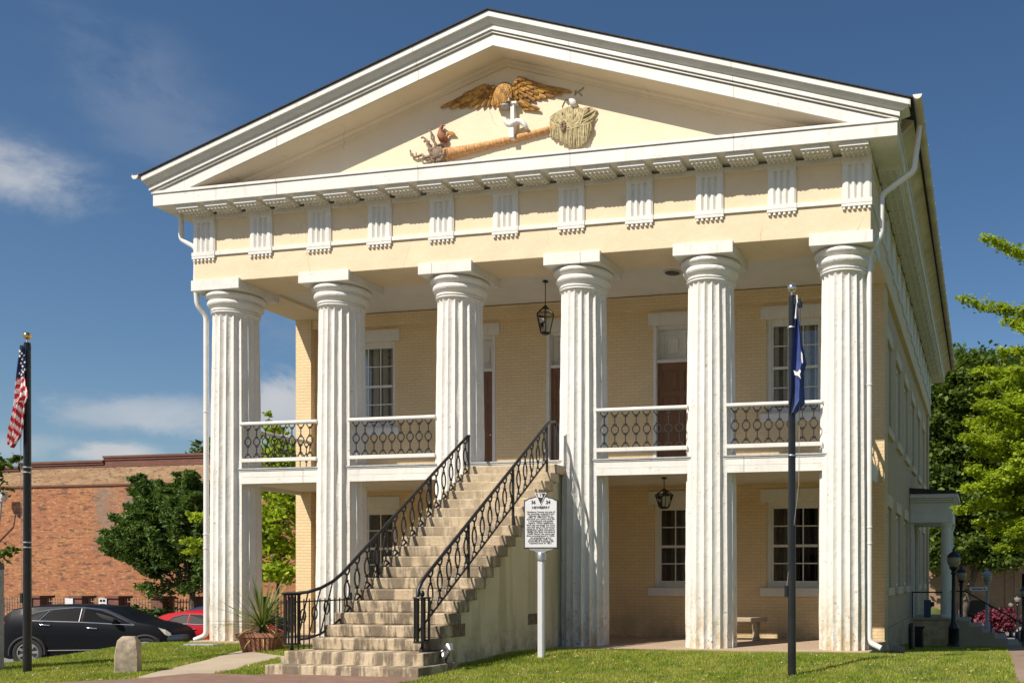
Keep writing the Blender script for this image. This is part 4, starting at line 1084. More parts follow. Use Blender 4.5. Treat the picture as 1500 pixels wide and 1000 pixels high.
# ============================================================ SMALL THINGS ON THE LAWN
# historical marker
p = at_depth(793, 962, 15.5); sx, sy = p[0], p[1]
mk = thing('historical_marker', 'silver and black historical marker sign on a pale post in the lawn before the stairs', 'sign', (sx, sy, gz(sx, sy)), .10)
m = MB(); m.prism([(.052, -.03), (.03, -.052), (-.03, -.052), (-.052, -.03), (-.052, .03), (-.03, .052), (.03, .052), (.052, .03)], 'z', -.1, 1.64); m.build('post', M['steelpost'] if 'steelpost' in M else M['signwhite'], mk)
m = MB(); m.lathe([(.060, 1.60), (.074, 1.61), (.078, 1.72), (.070, 1.735)], 20); m.prism([(-.20, 1.80), (-.19, 1.78), (-.11, 1.765), (-.07, 1.735), (.07, 1.735), (.11, 1.765), (.19, 1.78), (.20, 1.80)], 'y', -.03, .03); m.build('bracket', M['steel'], mk, smooth=40)
def plate(hw, z0, zs, zc, zt_, inset):
    i = inset
    L = [(-hw + i, z0 + i), (hw - i, z0 + i), (hw - i, zs - i), (hw - .03 - i * .3, zs - i), (.19, zs + .035 - i), (.15, zc - .02 - i), (.10, zc - i), (-.10, zc - i), (-.15, zc - .02 - i), (-.19, zs + .035 - i), (-hw + .03 + i * .3, zs - i), (-hw + i, zs - i)]
    return L
zb, zs_, zc_ = 1.80, 2.60, 2.66
m = MB(); m.prism(plate(.29, zb, zs_, zc_, 0, 0), 'y', -.022, .022); m.build('plate_border', M['signblack'], mk, bevel=.004)
m = MB(); m.prism(plate(.29, zb, zs_, zc_, 0, .022), 'y', -.026, .026); m.build('plate_face', M['signwhite'], mk)
m = MB(); m.prism([(-.10, 2.715), (.10, 2.715), (0, 2.51)], 'y', -.036, .036); tri = m.build('crest', M['signwhite'], mk)
m = MB(); m.prism([(-.080, 2.704), (.080, 2.704), (0, 2.535)], 'y', -.040, .040); m.build('crest_field', M['signblack'], tri)
m = MB(); m.prism([(-.052, 2.700), (.030, 2.690), (.038, 2.63), (-.034, 2.642)], 'y', -.044, .044); m.build('crest_flag', M['signwhite'], tri)
m = MB(); m.prism([(-.008, 2.672), (0, 2.655), (.014, 2.668), (.006, 2.676), (.010, 2.686), (-.004, 2.680), (-.012, 2.684)], 'y', -.047, .047); m.build('crest_tree', M['signblack'], tri)
def text(body, loc, mat, parent, name, width=None):
    me = TEXTS[body] if body in TEXTS else None
    me.materials.clear(); me.materials.append(mat)
    if width:
        xs_ = [v.co.x for v in me.vertices]; k = width / (max(xs_) - min(xs_))
        for v in me.vertices: v.co.x *= k
    o = bpy.data.objects.new(name, me); COL.objects.link(o); o.parent = parent; o.location = loc; o.rotation_euler = (R(90), 0, 0); return o
text('36', (-.125, -.029, 2.535), M['signblack'], mk, 'marker_number')
text('24', (.125, -.029, 2.535), M['signblack'], mk, 'marker_number')
text('NEWBERRY', (0, -.029, 2.455), M['signblack'], mk, 'marker_title', width=.30)
for i, ln in enumerate(MARKER): text(ln, (0, -.029, 2.392 - i * .0302), M['signblack'], mk, 'marker_text', width=.475 * min(1, len(ln) / 26))

# flagpoles and flags
def flagpole(px, py, w, H, label, ball, bands, bx):
    p = on_ground(px, py); z = p[2]; w = ((p[0] - CAM[0]) * -SA + (p[1] - CAM[1]) * CA); H = (py - H) / FPX * w
    t = thing('flagpole', label, 'flagpole', (p[0], p[1], z), 0, None)
    m = MB(); m.lathe([(.062, -.1), (.060, .05), (.055, H * .35), (.048, H - .12), (.05, H - .10), (.045, H - .02)], 20); m.build('pole', M['black'], t, smooth=40)
    m = MB(); m.lathe([(.016, H - .02), (.012, H + .04)], 8); m.build('ball_stem', M['steel'], t)
    m = MB(); m.ellipsoid((0, 0, H + .09), (.062, .062, .055), 20, 14); m.build('ball_finial', ball, t, smooth=60)
    m = MB(); m.box(bx - .05, bx + .05, -.03, .03, H - .16, H - .06); m.lathe([(.03, H - .2), (.03, H - .1)], 10, (bx * 1.5, 0, 0)); m.build('pulley_block', M['black'], t, bevel=.008)
    for zb_ in bands:
        m = MB(); m.lathe([(.062, zb_), (.064, zb_ + .01), (.062, zb_ + .02)], 20); m.build('clamp_band', M['steel'], t)
    m = MB(); m.box(-.10, -.055, -.04, .0, 1.62 - .5, 1.78 - .5); m.build('cleat', M['black'], t)
    m = MB(); m.tube([(bx * 1.6, -.02, H - .15), (bx * 1.2 + .01, -.04, H * .5), (-.07, -.03, 1.25)], .004, 4); m.build('halyard', M['greypost'], t)
    return p, z, w, H
pL, zL, wL, HL = flagpole(40, 985, 16.1, 500, 'black flagpole with a gold ball carrying the striped flag by the left edge', M['goldball'], (2.0, 2.08, 3.2, 3.28), -.07)
pR, zR, wR, HR = flagpole(1160, 990, 13.9, 431, 'black flagpole with a silver ball carrying the blue flag before the right bay', M['silverball'], (4.9, 3.1), .08)
def drape(mb, outline, ny_, nx_, fold, colour):
    """cloth hanging in folds: outline(t) -> (xl, xr), colour(s, t) -> material slot"""
    vs = []
    for j in range(ny_ + 1):
        t = j / ny_; xl, xr = outline(t)
        for i in range(nx_ + 1):
            s = i / nx_; vs.append((xl[0] + (xr[0] - xl[0]) * s, fold(s, t), xl[1] + (xr[1] - xl[1]) * s))
    n0 = len(mb.v); mb.v.extend(vs)
    for j in range(ny_):
        for i in range(nx_):
            a_ = n0 + j * (nx_ + 1) + i; mb.f.append((a_, a_ + 1, a_ + nx_ + 2, a_ + nx_ + 1)); mb.mi.append(colour((i + .5) / nx_, (j + .5) / ny_))
def lerpP(P, t):
    t = max(0, min(1, t)); f = t * (len(P) - 1); i = min(int(f), len(P) - 2); q = f - i
    return (P[i][0] + (P[i+1][0] - P[i][0]) * q, P[i][1] + (P[i+1][1] - P[i][1]) * q)
sc = wL / FPX
def fl_pt(x, y): return ((x - 200) / 5 * sc, HL - (y - 100) / 5 * sc)     # along the picture of the left flag
fr = thing('flag', 'red white and blue striped flag hanging limp from the left pole', 'flag', (pL[0], pL[1], zL), YAW + .05)
m = MB()
def col_us(s, t):
    if t < .30: return 2
    k = math.floor((t * 21 + s * 2.2 * (1 if t < .55 else -3.0)))
    return k % 2
Lp = [fl_pt(*q) for q in [(182, 150), (168, 220), (158, 320), (148, 400), (140, 470), (132, 560), (122, 650), (108, 730), (98, 800), (90, 860)]]
Rp = [fl_pt(*q) for q in [(208, 150), (212, 220), (214, 320), (216, 360), (226, 430), (240, 500), (214, 560), (202, 650), (200, 730), (188, 800), (132, 886)]]
drape(m, lambda t: (lerpP(Lp, t), lerpP(Rp, t)), 60, 22, lambda s, t: -.075 - .055 * t * math.sin(s * 13 + t * 3) - .02 * math.sin(s * 5 + 9 * t), col_us)
fcl = m.build('flag_cloth', [M['flagred'], M['flagwhite'], M['flagblue']], fr, smooth=70)
m = MB()
for k in range(13):
    s, t = .15 + .7 * ((k * .37) % 1), .05 + .235 * (k / 13); a_, b_ = lerpP(Lp, t), lerpP(Rp, t); x = a_[0] + (b_[0] - a_[0]) * s; z = a_[1] + (b_[1] - a_[1]) * s
    y = -.079 - .055 * t * math.sin(s * 13 + t * 3) - .02 * math.sin(s * 5 + 9 * t)
    m.prism([(x + (.020 if i % 2 == 0 else .009) * math.cos(i * math.pi / 5 + 1.57), z + (.026 if i % 2 == 0 else .011) * math.sin(i * math.pi / 5 + 1.57)) for i in range(10)], 'y', y - .004, y + .002)
m.build('flag_star', M['flagwhite'], fcl)
sc2 = wR / FPX
def fr_pt(x, y): return ((930 + x / 4.762 - 1162) * sc2, HR - (430 + y / 4.762 - 431) * sc2)
fb = thing('flag', 'deep blue flag with a white emblem hanging limp from the right pole', 'flag', (pR[0], pR[1], zR), YAW)
m = MB()
L2 = [fr_pt(*q) for q in [(1138, 75), (1130, 180), (1122, 270), (1108, 380), (1100, 480), (1098, 560), (1100, 650), (1094, 740), (1086, 845)]]
R2 = [fr_pt(*q) for q in [(1146, 75), (1150, 160), (1160, 240), (1182, 380), (1206, 500), (1186, 560), (1190, 650), (1196, 770), (1130, 842)]]
f2 = lambda s, t: -.085 - .075 * (t + .15) * math.sin(s * 8.5 + 1.2 + t * 2) - .02 * math.sin(s * 17 + 5 * t)
drape(m, lambda t: (lerpP(L2, t), lerpP(R2, t)), 56, 24, f2, lambda s, t: 0)
fc2 = m.build('flag_cloth', M['stateblue'], fb, smooth=70)
def emblem(pts, off):
    P = [fr_pt(*q) for q in pts]; y = -.20 + off; mm = MB(); mm.prism(P[::-1], 'y', y, y + .006); return mm
m = MB()
for pts_ in ([(1116, 552), (1140, 566), (1160, 545), (1166, 560), (1158, 580), (1166, 612), (1156, 600), (1144, 590), (1124, 585)], [(1168, 420), (1176, 440), (1180, 500), (1174, 505), (1169, 470)]):
    P = [fr_pt(*q) for q in pts_]
    def yat(q):
        t = 0.62; return -.16
    m.prism([(a_, b_) for a_, b_ in P][::-1], 'y', -.172, -.166)
m.build('flag_emblem', M['flagwhite'], fc2)
m = MB(); q0 = fr_pt(1140, 15); q1 = fr_pt(1142, 75); m.tube([(q0[0], -.03, q0[1]), (q1[0], -.07, q1[1])], .008, 5); q2 = fr_pt(1132, 190); m.tube([(q1[0], -.075, q1[1]), (q2[0] - .005, -.11, q2[1])], .014, 6); m.build('flag_heading', M['flagwhite'], fc2)

# stone marker post, leaning stake behind it
p = on_ground(188, 986)
t = thing('stone_marker', 'weathered squat stone marker with a chamfered top on the left lawn', 'stone marker', p, .62)
m = MB(); h2 = .150
vs = []
for z, a_, b_ in ((-.15, 1.02, 1.02), (.05, 1.02, 1.0), (.30, 1.0, .99), (.44, .97, .97), (.53, .80, .78), (.585, .52, .45)):
    for i in range(16):
        q = i / 16 * 4; k = int(q); f = q - k
        c = [(-1, -1), (1, -1), (1, 1), (-1, 1), (-1, -1)]
        x = c[k][0] + (c[k+1][0] - c[k][0]) * f; y = c[k][1] + (c[k+1][1] - c[k][1]) * f
        nz_ = .018 * mnoise.noise(Vector((x * 2, y * 2, z * 6)))
        vs.append((x * h2 * a_ + nz_, y * h2 * b_ + nz_, z + .6 * nz_))
fs = [(j*16+i, j*16+(i+1) % 16, (j+1)*16+(i+1) % 16, (j+1)*16+i) for j in range(5) for i in range(16)] + [tuple(range(80, 96)), tuple(range(16))[::-1]]
m.addfaces(vs, fs); m.build('stone', M['granite'], t, smooth=35, bevel=.01)
q = on_ground(196, 972)
m = MB(); m.prism([(-.04, -.15), (.04, -.15), (.06, .47), (-.05, .455)], 'y', -.02, .02); o = m.build('stake', M['greypost'], bevel=.004); o.location = q
tag(o, 'grey pointed stake standing just behind the squat stone marker', 'stake')
# information cabinet at the left edge
p = on_ground(-7, 983)
t = thing('information_cabinet', 'tall dark grey cabinet with a peaked top at the left edge', 'cabinet', (p[0], p[1], p[2]), YAW)
m = MB(); m.box(-.62, .05, -.12, .12, -.1, 1.66); m.build('cabinet_body', M['greypost'], t, bevel=.01)
m = MB(); m.prism([(-.64, 1.66), (.055, 1.66), (.04, 1.76), (-.28, 1.92), (-.6, 1.76)], 'y', -.13, .13); m.build('cabinet_cap', M['black'], t, bevel=.01)
# utility cover by the left column
p = on_ground(297, 946); m = MB(); m.box(-.35, .35, -.12, .12, -.02, .03); o = m.build('utility_cover', M['greypost'], bevel=.01); o.location = (p[0], p[1], p[2] + .02)
tag(o, 'flat grey utility cover in the grass beside the leftmost column', 'cover')
# bench under the porch
t = thing('stone_bench', 'pale stone bench on carved legs against the porch wall', 'bench', (4.10, 2.55, .02))
m = MB(); m.box(-.55, .55, -.19, .19, .40, .485); m.build('seat', M['concrete_pale'] if 'concrete_pale' in M else M['concrete'], t, bevel=.015)
for x in (-.36, .34):
    m = MB(); m.prism([(-.14, 0), (.14, 0), (.14, .06), (.10, .10), (.09, .18), (.13, .27), (.14, .34), (.17, .40), (-.17, .40), (-.14, .34), (-.13, .27), (-.09, .18), (-.10, .10), (-.14, .06)], 'y', -.0, .0)
    m = MB(); m.prism([(-.14, 0), (.14, 0), (.14, .06), (.10, .10), (.09, .18), (.13, .27), (.14, .34), (.17, .399), (-.17, .399), (-.14, .34), (-.13, .27), (-.09, .18), (-.10, .10), (-.14, .06)], 'x', x - .055, x + .055)
    m.build('leg', M['concrete'], t, bevel=.01)
# terracotta planter and its yucca
pw = 18.0; c = at_depth(384, 950, pw); cx_, cy_ = c[0], c[1]; cz_ = gz(cx_, cy_)
t = thing('planter', 'square ribbed terracotta planter by the walkway', 'planter', (cx_, cy_, cz_), .35)
t.scale = (.85, .85, .95)
m = MB()
def fr4(a_, z): return [(-a_, -a_, z), (a_, -a_, z), (a_, a_, z), (-a_, a_, z)]
vs = fr4(.29, -.05) + fr4(.355, .27) + fr4(.40, .28) + fr4(.405, .36) + fr4(.34, .36) + fr4(.33, .30)
fs = [(3, 2, 1, 0)]
for j in range(5):
    for i in range(4): fs.append((j*4+i, j*4+(i+1) % 4, (j+1)*4+(i+1) % 4, (j+1)*4+i))
m.addfaces(vs, fs)
for sd in range(4):
    Mr = Matrix.Rotation(sd * math.pi / 2, 4, 'Z')
    for i in range(6):
        x = -.26 + i * .104
        tmp = MB(); tmp.addfaces([(x * .85 - .026, -.292, -.03), (x * .85 + .026, -.292, -.03), (x + .03, -.357, .265), (x - .03, -.357, .265), (x * .85 - .026, -.315, -.03), (x * .85 + .026, -.315, -.03), (x + .03, -.385, .265), (x - .03, -.385, .265)], [(4, 5, 6, 7), (0, 4, 7, 3), (1, 2, 6, 5), (7, 6, 2, 3), (0, 1, 5, 4)])
        m.addfaces([Mr @ Vector(v) for v in tmp.v], tmp.f)
m.build('pot', M['terracotta'], t, bevel=.006)
m = MB(); m.quad(*fr4(.335, .315)); m.build('potting_soil', M['bark'], t)
t = thing('yucca_plant', 'spiky green yucca with dry lower leaves growing in the terracotta planter', 'plant', (cx_, cy_, cz_ + .31))
def blades(n, L0, L1, e0, e1, wd, mat, name, droop):
    m = MB()
    for k in range(n):
        a_ = random.uniform(0, 6.283); e = random.uniform(e0, e1); L = random.uniform(L0, L1); dirv = Vector((math.cos(a_) * math.cos(e), math.sin(a_) * math.cos(e), math.sin(e))); sd = Vector((-math.sin(a_), math.cos(a_), 0))
        base = Vector((0, 0, random.uniform(.05, .30))); P = []; S = 7
        for i in range(S + 1):
            u = i / S; c_ = base + dirv * L * u + Vector((0, 0, -droop * L * u * u * random.uniform(.9, 1.1))); w_ = wd * (1 - u) ** .7 * (0.7 + .6 * math.sin(min(1, u * 2) * 1.57)) / 1.0
            P.append((c_ - sd * w_, c_ + Vector((0, 0, -.4 * w_)), c_ + sd * w_))
        vs = [q for r_ in P for q in r_]; fs = []
        for i in range(S): fs += [(3*i, 3*i+1, 3*i+4, 3*i+3), (3*i+1, 3*i+2, 3*i+5, 3*i+4)]
        m.addfaces(vs, fs)
    m.build(name, mat, t)
blades(88, .70, 1.22, R(6), R(80), .016, M['yucca'], 'leaves', .10)
blades(34, .40, .80, R(-25), R(18), .016, M['yuccadry'], 'dry_leaves', .35)
m = MB(); m.lathe([(.07, 0), (.06, .3)], 10); m.build('stem', M['bark'], t)
# ============================================================ VEHICLES
def make_car(name, label, loc, rz, L, W, prof, belt, panes, paint, rw, wheels, z0, lights, suv):
    """prof: roof line [(x, z)] from tail to nose; belt: [(x, z)]; panes: polygons (x, z) in side view"""
    root = thing(name, label, 'car', loc, rz)
    def ip(P, x):
        for (x0, a), (x1, b) in zip(P, P[1:]):
            if x <= x1: return a + (b - a) * max(0, min(1, (x - x0) / max(1e-6, x1 - x0)))
        return P[-1][1]
    hw = W / 2
    def plan(x): u = abs(2 * x / L - 1); return hw * (1 - .16 * u ** 5 - .10 * max(0, u - .86) / .14)
    zr_max = max(z for _, z in prof)
    def yz(x, z):
        zb = ip(belt, x); p_ = plan(x)
        if z <= zb:
            t = (z - z0) / max(.01, zb - z0); return p_ * (.93 + .07 * math.sin(min(1, t * 1.5) * 1.57) - .05 * max(0, t - .55) / .45)
        return p_ * (.95 - .24 * (z - zb) / max(.01, zr_max - zb))
    st = sorted(set([x for x, _ in prof] + list(np.linspace(0, L, 34))))
    rows = []
    for x in st:
        zt_ = ip(prof, x); zb = min(ip(belt, x), zt_ - .035); zl = z0 + (.16 * (1 - min(1, x / .35)) + .10 * max(0, (x - L + .4) / .4))
        lv = [zl, zl + .10, zl + (zb - zl) * .4, zl + (zb - zl) * .62, zl + (zb - zl) * .66, zl + (zb - zl) * .86, zb, zb + (zt_ - zb) * .5, zt_ - .035 * min(1, (zt_ - zb) / .2), zt_]
        half = [(yz(x, z) * (1.012 if k == 4 else 1), z) for k, z in enumerate(lv)]
        half[-1] = (half[-2][0] * .88, zt_ ); half.append((0, zt_ + .018))
        rows.append([(x - L / 2, -y, z) for y, z in half] + [(x - L / 2, y, z) for y, z in half[-2::-1]])
    m = MB(); n = len(rows[0]); vs = [p for r_ in rows for p in r_]
    fs = [(i*n+k, (i+1)*n+k, (i+1)*n+k+1, i*n+k+1) for i in range(len(rows) - 1) for k in range(n - 1)]
    fs += [(i*n+n-1, (i+1)*n+n-1, (i+1)*n, i*n) for i in range(len(rows) - 1)]
    fs += [tuple(range(n)), tuple(range((len(rows)-1)*n, len(rows)*n))[::-1]]
    m.addfaces(vs, fs); body = m.build('body', paint, root, smooth=38)
    for s in (-1, 1):
        for poly in panes:
            P = [(x - L / 2, s * (yz(x, z) + .006), z) for x, z in poly]; g = MB(); g.quad(*(P if s < 0 else P[::-1])); wn = g.build('window', M['carglass'], root)
        tr = MB(); up = panes[0][:1] + [p for p in lights['trim']]
        tr.tube([(x - L / 2, s * (yz(x, z) + .010), z) for x, z in lights['trim']], .013, 5, closed=True)
        for a, b in lights['pillars']: tr.tube([(a[0] - L/2, s * (yz(*a) + .010), a[1]), (b[0] - L/2, s * (yz(*b) + .010), b[1])], .014, 5)
        tr.build('window_trim', M['chrome'], root)
        for hx, hz in lights['handles']:
            h_ = MB(); h_.tube([(hx - .13 - L/2, s * (yz(hx, hz) + .018), hz + .008), (hx - L/2, s * (yz(hx, hz) + .035), hz), (hx + .12 - L/2, s * (yz(hx, hz) + .018), hz - .008)], .016, 6); h_.build('door_handle', M['chrome'], root, smooth=60)
        d = MB()
        for dx in lights['doors']: d.tube([(dx - L/2, s * (yz(dx, z) + .001), z) for z in np.linspace(z0 + .14, ip(belt, dx) - .02, 8)], .006, 4)
        d.tube([(x - L/2, s * (yz(x, z0 + .22) + .004), z0 + .22) for x in np.linspace(1.35, L - 1.4, 8)], .02, 5)
        d.build('door_seam', M['black'], body)
        for poly in lights['tail']:
            g = MB(); P = [(x - L/2, s * (yz(x, z) + .010), z) for x, z in poly]; g.quad(*(P if s < 0 else P[::-1])); Q = [(p[0] , p[1] * .55, p[2]) for p in P]; g.build('tail_light', M['lamp_red'], root)
        for poly in lights['head']:
            g = MB(); P = [(x - L/2, s * (yz(x, z) + .008), z) for x, z in poly]; g.quad(*(P if s < 0 else P[::-1])); g.build('headlight', M['lamp_clear'], root)
        mx, mz = lights['mirror']; g = MB(); g.ellipsoid((mx - L/2, s * (yz(mx, mz) + .10), mz + .06), (.09, .11, .075), 12, 8); g.build('wing_mirror', paint, root, smooth=60)
        for wx in wheels:
            wy = s * (hw - .115); r_ = bpy.data.objects.new('wheel', None); COL.objects.link(r_); r_.parent = root; r_.location = (wx - L/2, wy, rw); r_.rotation_euler = (R(90) * -s, 0, 0)
            # arch liner
            a_ = MB(); a_.tube([(wx - L/2 + (rw + .055) * math.cos(t), s * (hw - .02), rw + (rw + .055) * math.sin(t)) for t in np.linspace(-.15, math.pi + .15, 18)], .045, 6); a_.build('wheel_arch', M['rubber'], body, smooth=60)
            b_ = MB(); b_.lathe([(rw + .03, -.12), (rw + .03, .085)], 30); o = b_.build('wheel_well', M['rubber'], r_)
            ty = MB(); ty.lathe([(rw * .66, -.1), (rw * .90, -.11), (rw, -.07), (rw, .08), (rw * .96, .115), (rw * .80, .125), (rw * .68, .10)], 36, cap=False); ty.build('tyre', M['rubber'], r_, smooth=40)
            ri = MB(); ri.lathe([(rw * .69, .03), (rw * .69, .105), (rw * .64, .108), (rw * .60, .05)], 32, cap=False); ri.lathe([(.055, .02), (.055, .092), (.03, .10)], 14)
            for k in range(7):
                for dd in (-.11, .11):
                    q = k * 2 * math.pi / 7; c0, s0 = math.cos(q + dd * 1.9), math.sin(q + dd * 1.9); c1, s1 = math.cos(q + dd * .75), math.sin(q + dd * .75)
                    ri.tube([(.05 * c0, .05 * s0, .078), (rw * .65 * c1, rw * .65 * s1, .085)], .021, 6)
            ri.build('rim', M['steel'], r_, smooth=45)
            di = MB(); di.lathe([(rw * .66, .0), (rw * .66, .012)], 24); di.build('brake_disc', M['dark'], r_)
    return root
suv_prof = [(0, .62), (.03, .95), (.10, 1.24), (.22, 1.40), (.40, 1.575), (.62, 1.62), (1.05, 1.665), (1.6, 1.68), (2.2, 1.665), (2.74, 1.60), (3.1, 1.44), (3.58, 1.19), (3.95, 1.12), (4.25, 1.06), (4.52, .97), (4.68, .86), (4.78, .70), (4.83, .50)]
suv_belt = [(0, .60), (.03, .93), (.10, 1.20), (.77, 1.262), (2.1, 1.205), (3.5, 1.11), (3.95, 1.06), (4.52, .92), (4.68, .82), (4.78, .66), (4.83, .45)]
shorten = lambda P: [(x if x <= 3.8 else 3.8 + (x - 3.8) * .74, z) for x, z in P]
suv_prof, suv_belt = shorten(suv_prof), shorten(suv_belt)
p = at_depth(148, 972, 27.3)
make_car('parked_car', 'black four-door crossover parked sideways on the asphalt beyond the left lawn', (p[0], p[1], -1.10), YAW + R(12), 4.56, 1.91, suv_prof, suv_belt,
    [[(.84, 1.275), (1.10, 1.30 - .045), (1.30, 1.515), (1.05, 1.47)], [(1.22, 1.262), (2.10, 1.222), (2.10, 1.575), (1.95, 1.585), (1.42, 1.535)], [(2.22, 1.215), (3.42, 1.125), (3.20, 1.245), (2.90, 1.40), (2.62, 1.515), (2.22, 1.572)]],
    M['blackcar'], .378, (.90, 3.80), .20,
    dict(trim=[(.78, 1.265), (2.1, 1.210), (3.52, 1.112), (3.20, 1.275), (2.92, 1.42), (2.62, 1.545), (2.2, 1.600), (1.95, 1.608), (1.40, 1.560), (1.03, 1.49)], pillars=[((2.14, 1.215), (2.14, 1.58)), ((1.16, 1.262), (1.36, 1.525))],
         handles=[(1.32, 1.135), (2.48, 1.035)], doors=[1.28, 2.16, 3.36], tail=[[(.035, .98), (.30, 1.18), (.26, 1.26), (.13, 1.26)], [(.03, .90), (.06, .86), (.30, 1.18), (.035, 1.0)]], head=[[(4.10, 1.03), (4.28, .82), (4.43, .74), (4.39, .87), (4.28, .965)]], mirror=(3.05, 1.16)), True)
sed_prof = [(0, .55), (.05, .82), (.20, .97), (.75, 1.05), (1.45, 1.33), (2.0, 1.40), (2.5, 1.38), (3.1, 1.18), (3.45, .98), (4.0, .86), (4.35, .74), (4.46, .50)]
sed_belt = [(0, .53), (.05, .80), (.20, .93), (1.0, 1.0), (2.2, .99), (3.4, .93), (4.0, .80), (4.35, .68), (4.46, .45)]
sed_panes = [[(1.45, 1.03), (2.1, 1.01), (2.1, 1.27), (1.95, 1.27), (1.72, 1.20)], [(2.18, 1.01), (3.22, .955), (2.95, 1.10), (2.5, 1.26), (2.18, 1.275)]]
sed_l = dict(trim=[(1.42, 1.02), (2.2, 1.0), (3.26, .945), (2.95, 1.115), (2.5, 1.275), (1.95, 1.285), (1.70, 1.21)], pillars=[((2.14, 1.0), (2.14, 1.27))], handles=[(1.2, .86), (2.3, .84)], doors=[1.1, 2.14, 3.15], tail=[[(.03, .70), (.25, .74), (.25, .86), (.06, .82)]], head=[[(3.95, .78), (4.25, .64), (4.38, .62), (4.30, .72)]], mirror=(3.0, .98))
p = at_depth(300, 900, 30.3)
make_car('parked_car', 'red low sedan parked behind the black crossover and half hidden by the leftmost column', (p[0], p[1], -1.10), YAW + R(4), 4.46, 1.8, sed_prof, sed_belt, sed_panes, M['redcar'], .32, (.85, 3.6), .18, sed_l, False)
p = at_depth(318, 900, 33.4)
make_car('parked_car', 'dark blue car whose roof just shows above the red sedan', (p[0], p[1], -1.10), YAW + R(180), 4.46, 1.8, [(x, z * 1.05) for x, z in sed_prof], sed_belt, sed_panes, M['bluecar'], .32, (.85, 3.6), .18, sed_l, False)

# ============================================================ BRICK BUILDING AND FENCE ON THE LEFT
def patches(t, c):
    X, Y, Z = t.sep()
    big = t.ramp(t.noise(.45, 7, .68, stretch=(.6, 1, 1.6)), (.44, 0.0), (.56, 1.0))
    c = t.mix(t.math('MULTIPLY', big, .7), c, (.32, .115, .055))
    c = t.mix(t.ramp(t.noise(5.5, 6, .75, stretch=(.7, 1, 1.6)), (.53, 0.0), (.60, .7)), c, (.52, .30, .165))
    c = t.mix(t.ramp(t.noise(2.6, 7, .75, stretch=(.6, 1, 2.2)), (.53, 0.0), (.575, .9)), c, (.12, .058, .035))
    gq = t.math('MULTIPLY', t.ramp(t.noise(1.1, 4, .6), (.42, 0.0), (.60, 1.0)), .7)
    for cx_, w_, zc_, h_ in ((-30.6, 1.5, 4.2, 2.0), (-25.6, 1.3, 4.2, 1.7)):
        mx = t.mr(t.math('ABSOLUTE', t.math('SUBTRACT', X, cx_)), w_, w_ * .75); mz = t.mr(t.math('ABSOLUTE', t.math('SUBTRACT', Z, zc_)), h_, h_ * .7)
        c = t.mix(t.math('MULTIPLY', t.math('MULTIPLY', mx, mz), gq), c, (.21, .165, .125))
    return c
M['red_brick'] = bricks('old_red_brick', (.32, .115, .042), (.53, .235, .088), (.33, .20, .11), .22, .078, 'y', msize=.009, bump=.5, extra=patches)
def band_wear(t, c):
    c = t.mix(t.ramp(t.noise(1.2, 7, .72, stretch=(.5, 1, 2.5)), (.46, 0.0), (.56, .8)), c, (.30, .17, .09))
    return t.mix(t.ramp(t.noise(4.0, 6, .75, stretch=(.6, 1, 2)), (.54, 0.0), (.60, .9)), c, (.13, .07, .045))
M['buff_band'] = bricks('weathered_band', (.38, .235, .125), (.50, .335, .195), (.42, .29, .17), .22, .078, 'y', msize=.012, bump=.5, extra=band_wear)
M['dark_brick'] = bricks('dark_red_brick', (.15, .055, .038), (.22, .085, .055), (.16, .09, .06), .22, .075, 'y', bump=.6)
WYL = 20.0
zl = lambda px, py: on_plane_y(px, py, WYL)[1]
xl = lambda px: on_plane_y(px, 700, WYL)[0]
bb = thing('brick_building', 'long old red brick wall with a dark stepped parapet behind the parked cars', 'building', (xl(150), WYL, -1.12))
bb.location = (0, 0, 0)
zA, zB, zLg = zl(200, 667.5), zl(220, 682), zl(220, 708.6)
m = MB(); m.box(-78, -16.5, WYL, WYL + 12, -1.6, zLg - .03); m.build('wall', M['red_brick'], bb)
m = MB(); m.box(-78, -16.5, WYL - .02, WYL + 12, zLg + .05, zB); m.build('upper_band', M['buff_band'], bb)
m = MB(); m.box(-78.05, -16.45, WYL - .07, WYL + 11.9, zLg - .03, zLg + .05); m.build('ledge', M['dark_brick'], bb)
for x0, x1, zt_ in ((-16.45, xl(154), zl(200, 666.5)), (xl(154), xl(30), zl(100, 675.5)), (xl(30), -78, zl(20, 683.5))):
    m = MB(); a_, b_ = min(x0, x1), max(x0, x1)
    m.box(a_, b_, WYL - .04, WYL + .4, zB, zt_ - .20); m.box(a_, b_ + .001, WYL - .09, WYL + .42, zt_ - .20, zt_ - .10); m.box(a_, b_ + .001, WYL - .14, WYL + .44, zt_ - .10, zt_)
    m.build('parapet', M['dark_brick'], bb)
m = MB(); ax, az = xl(193), zl(193, 749); m.box(ax - .07, ax + .07, WYL - .06, WYL, az - .32, az + .32); m.build('wall_anchor', M['black'], bb, bevel=.01)
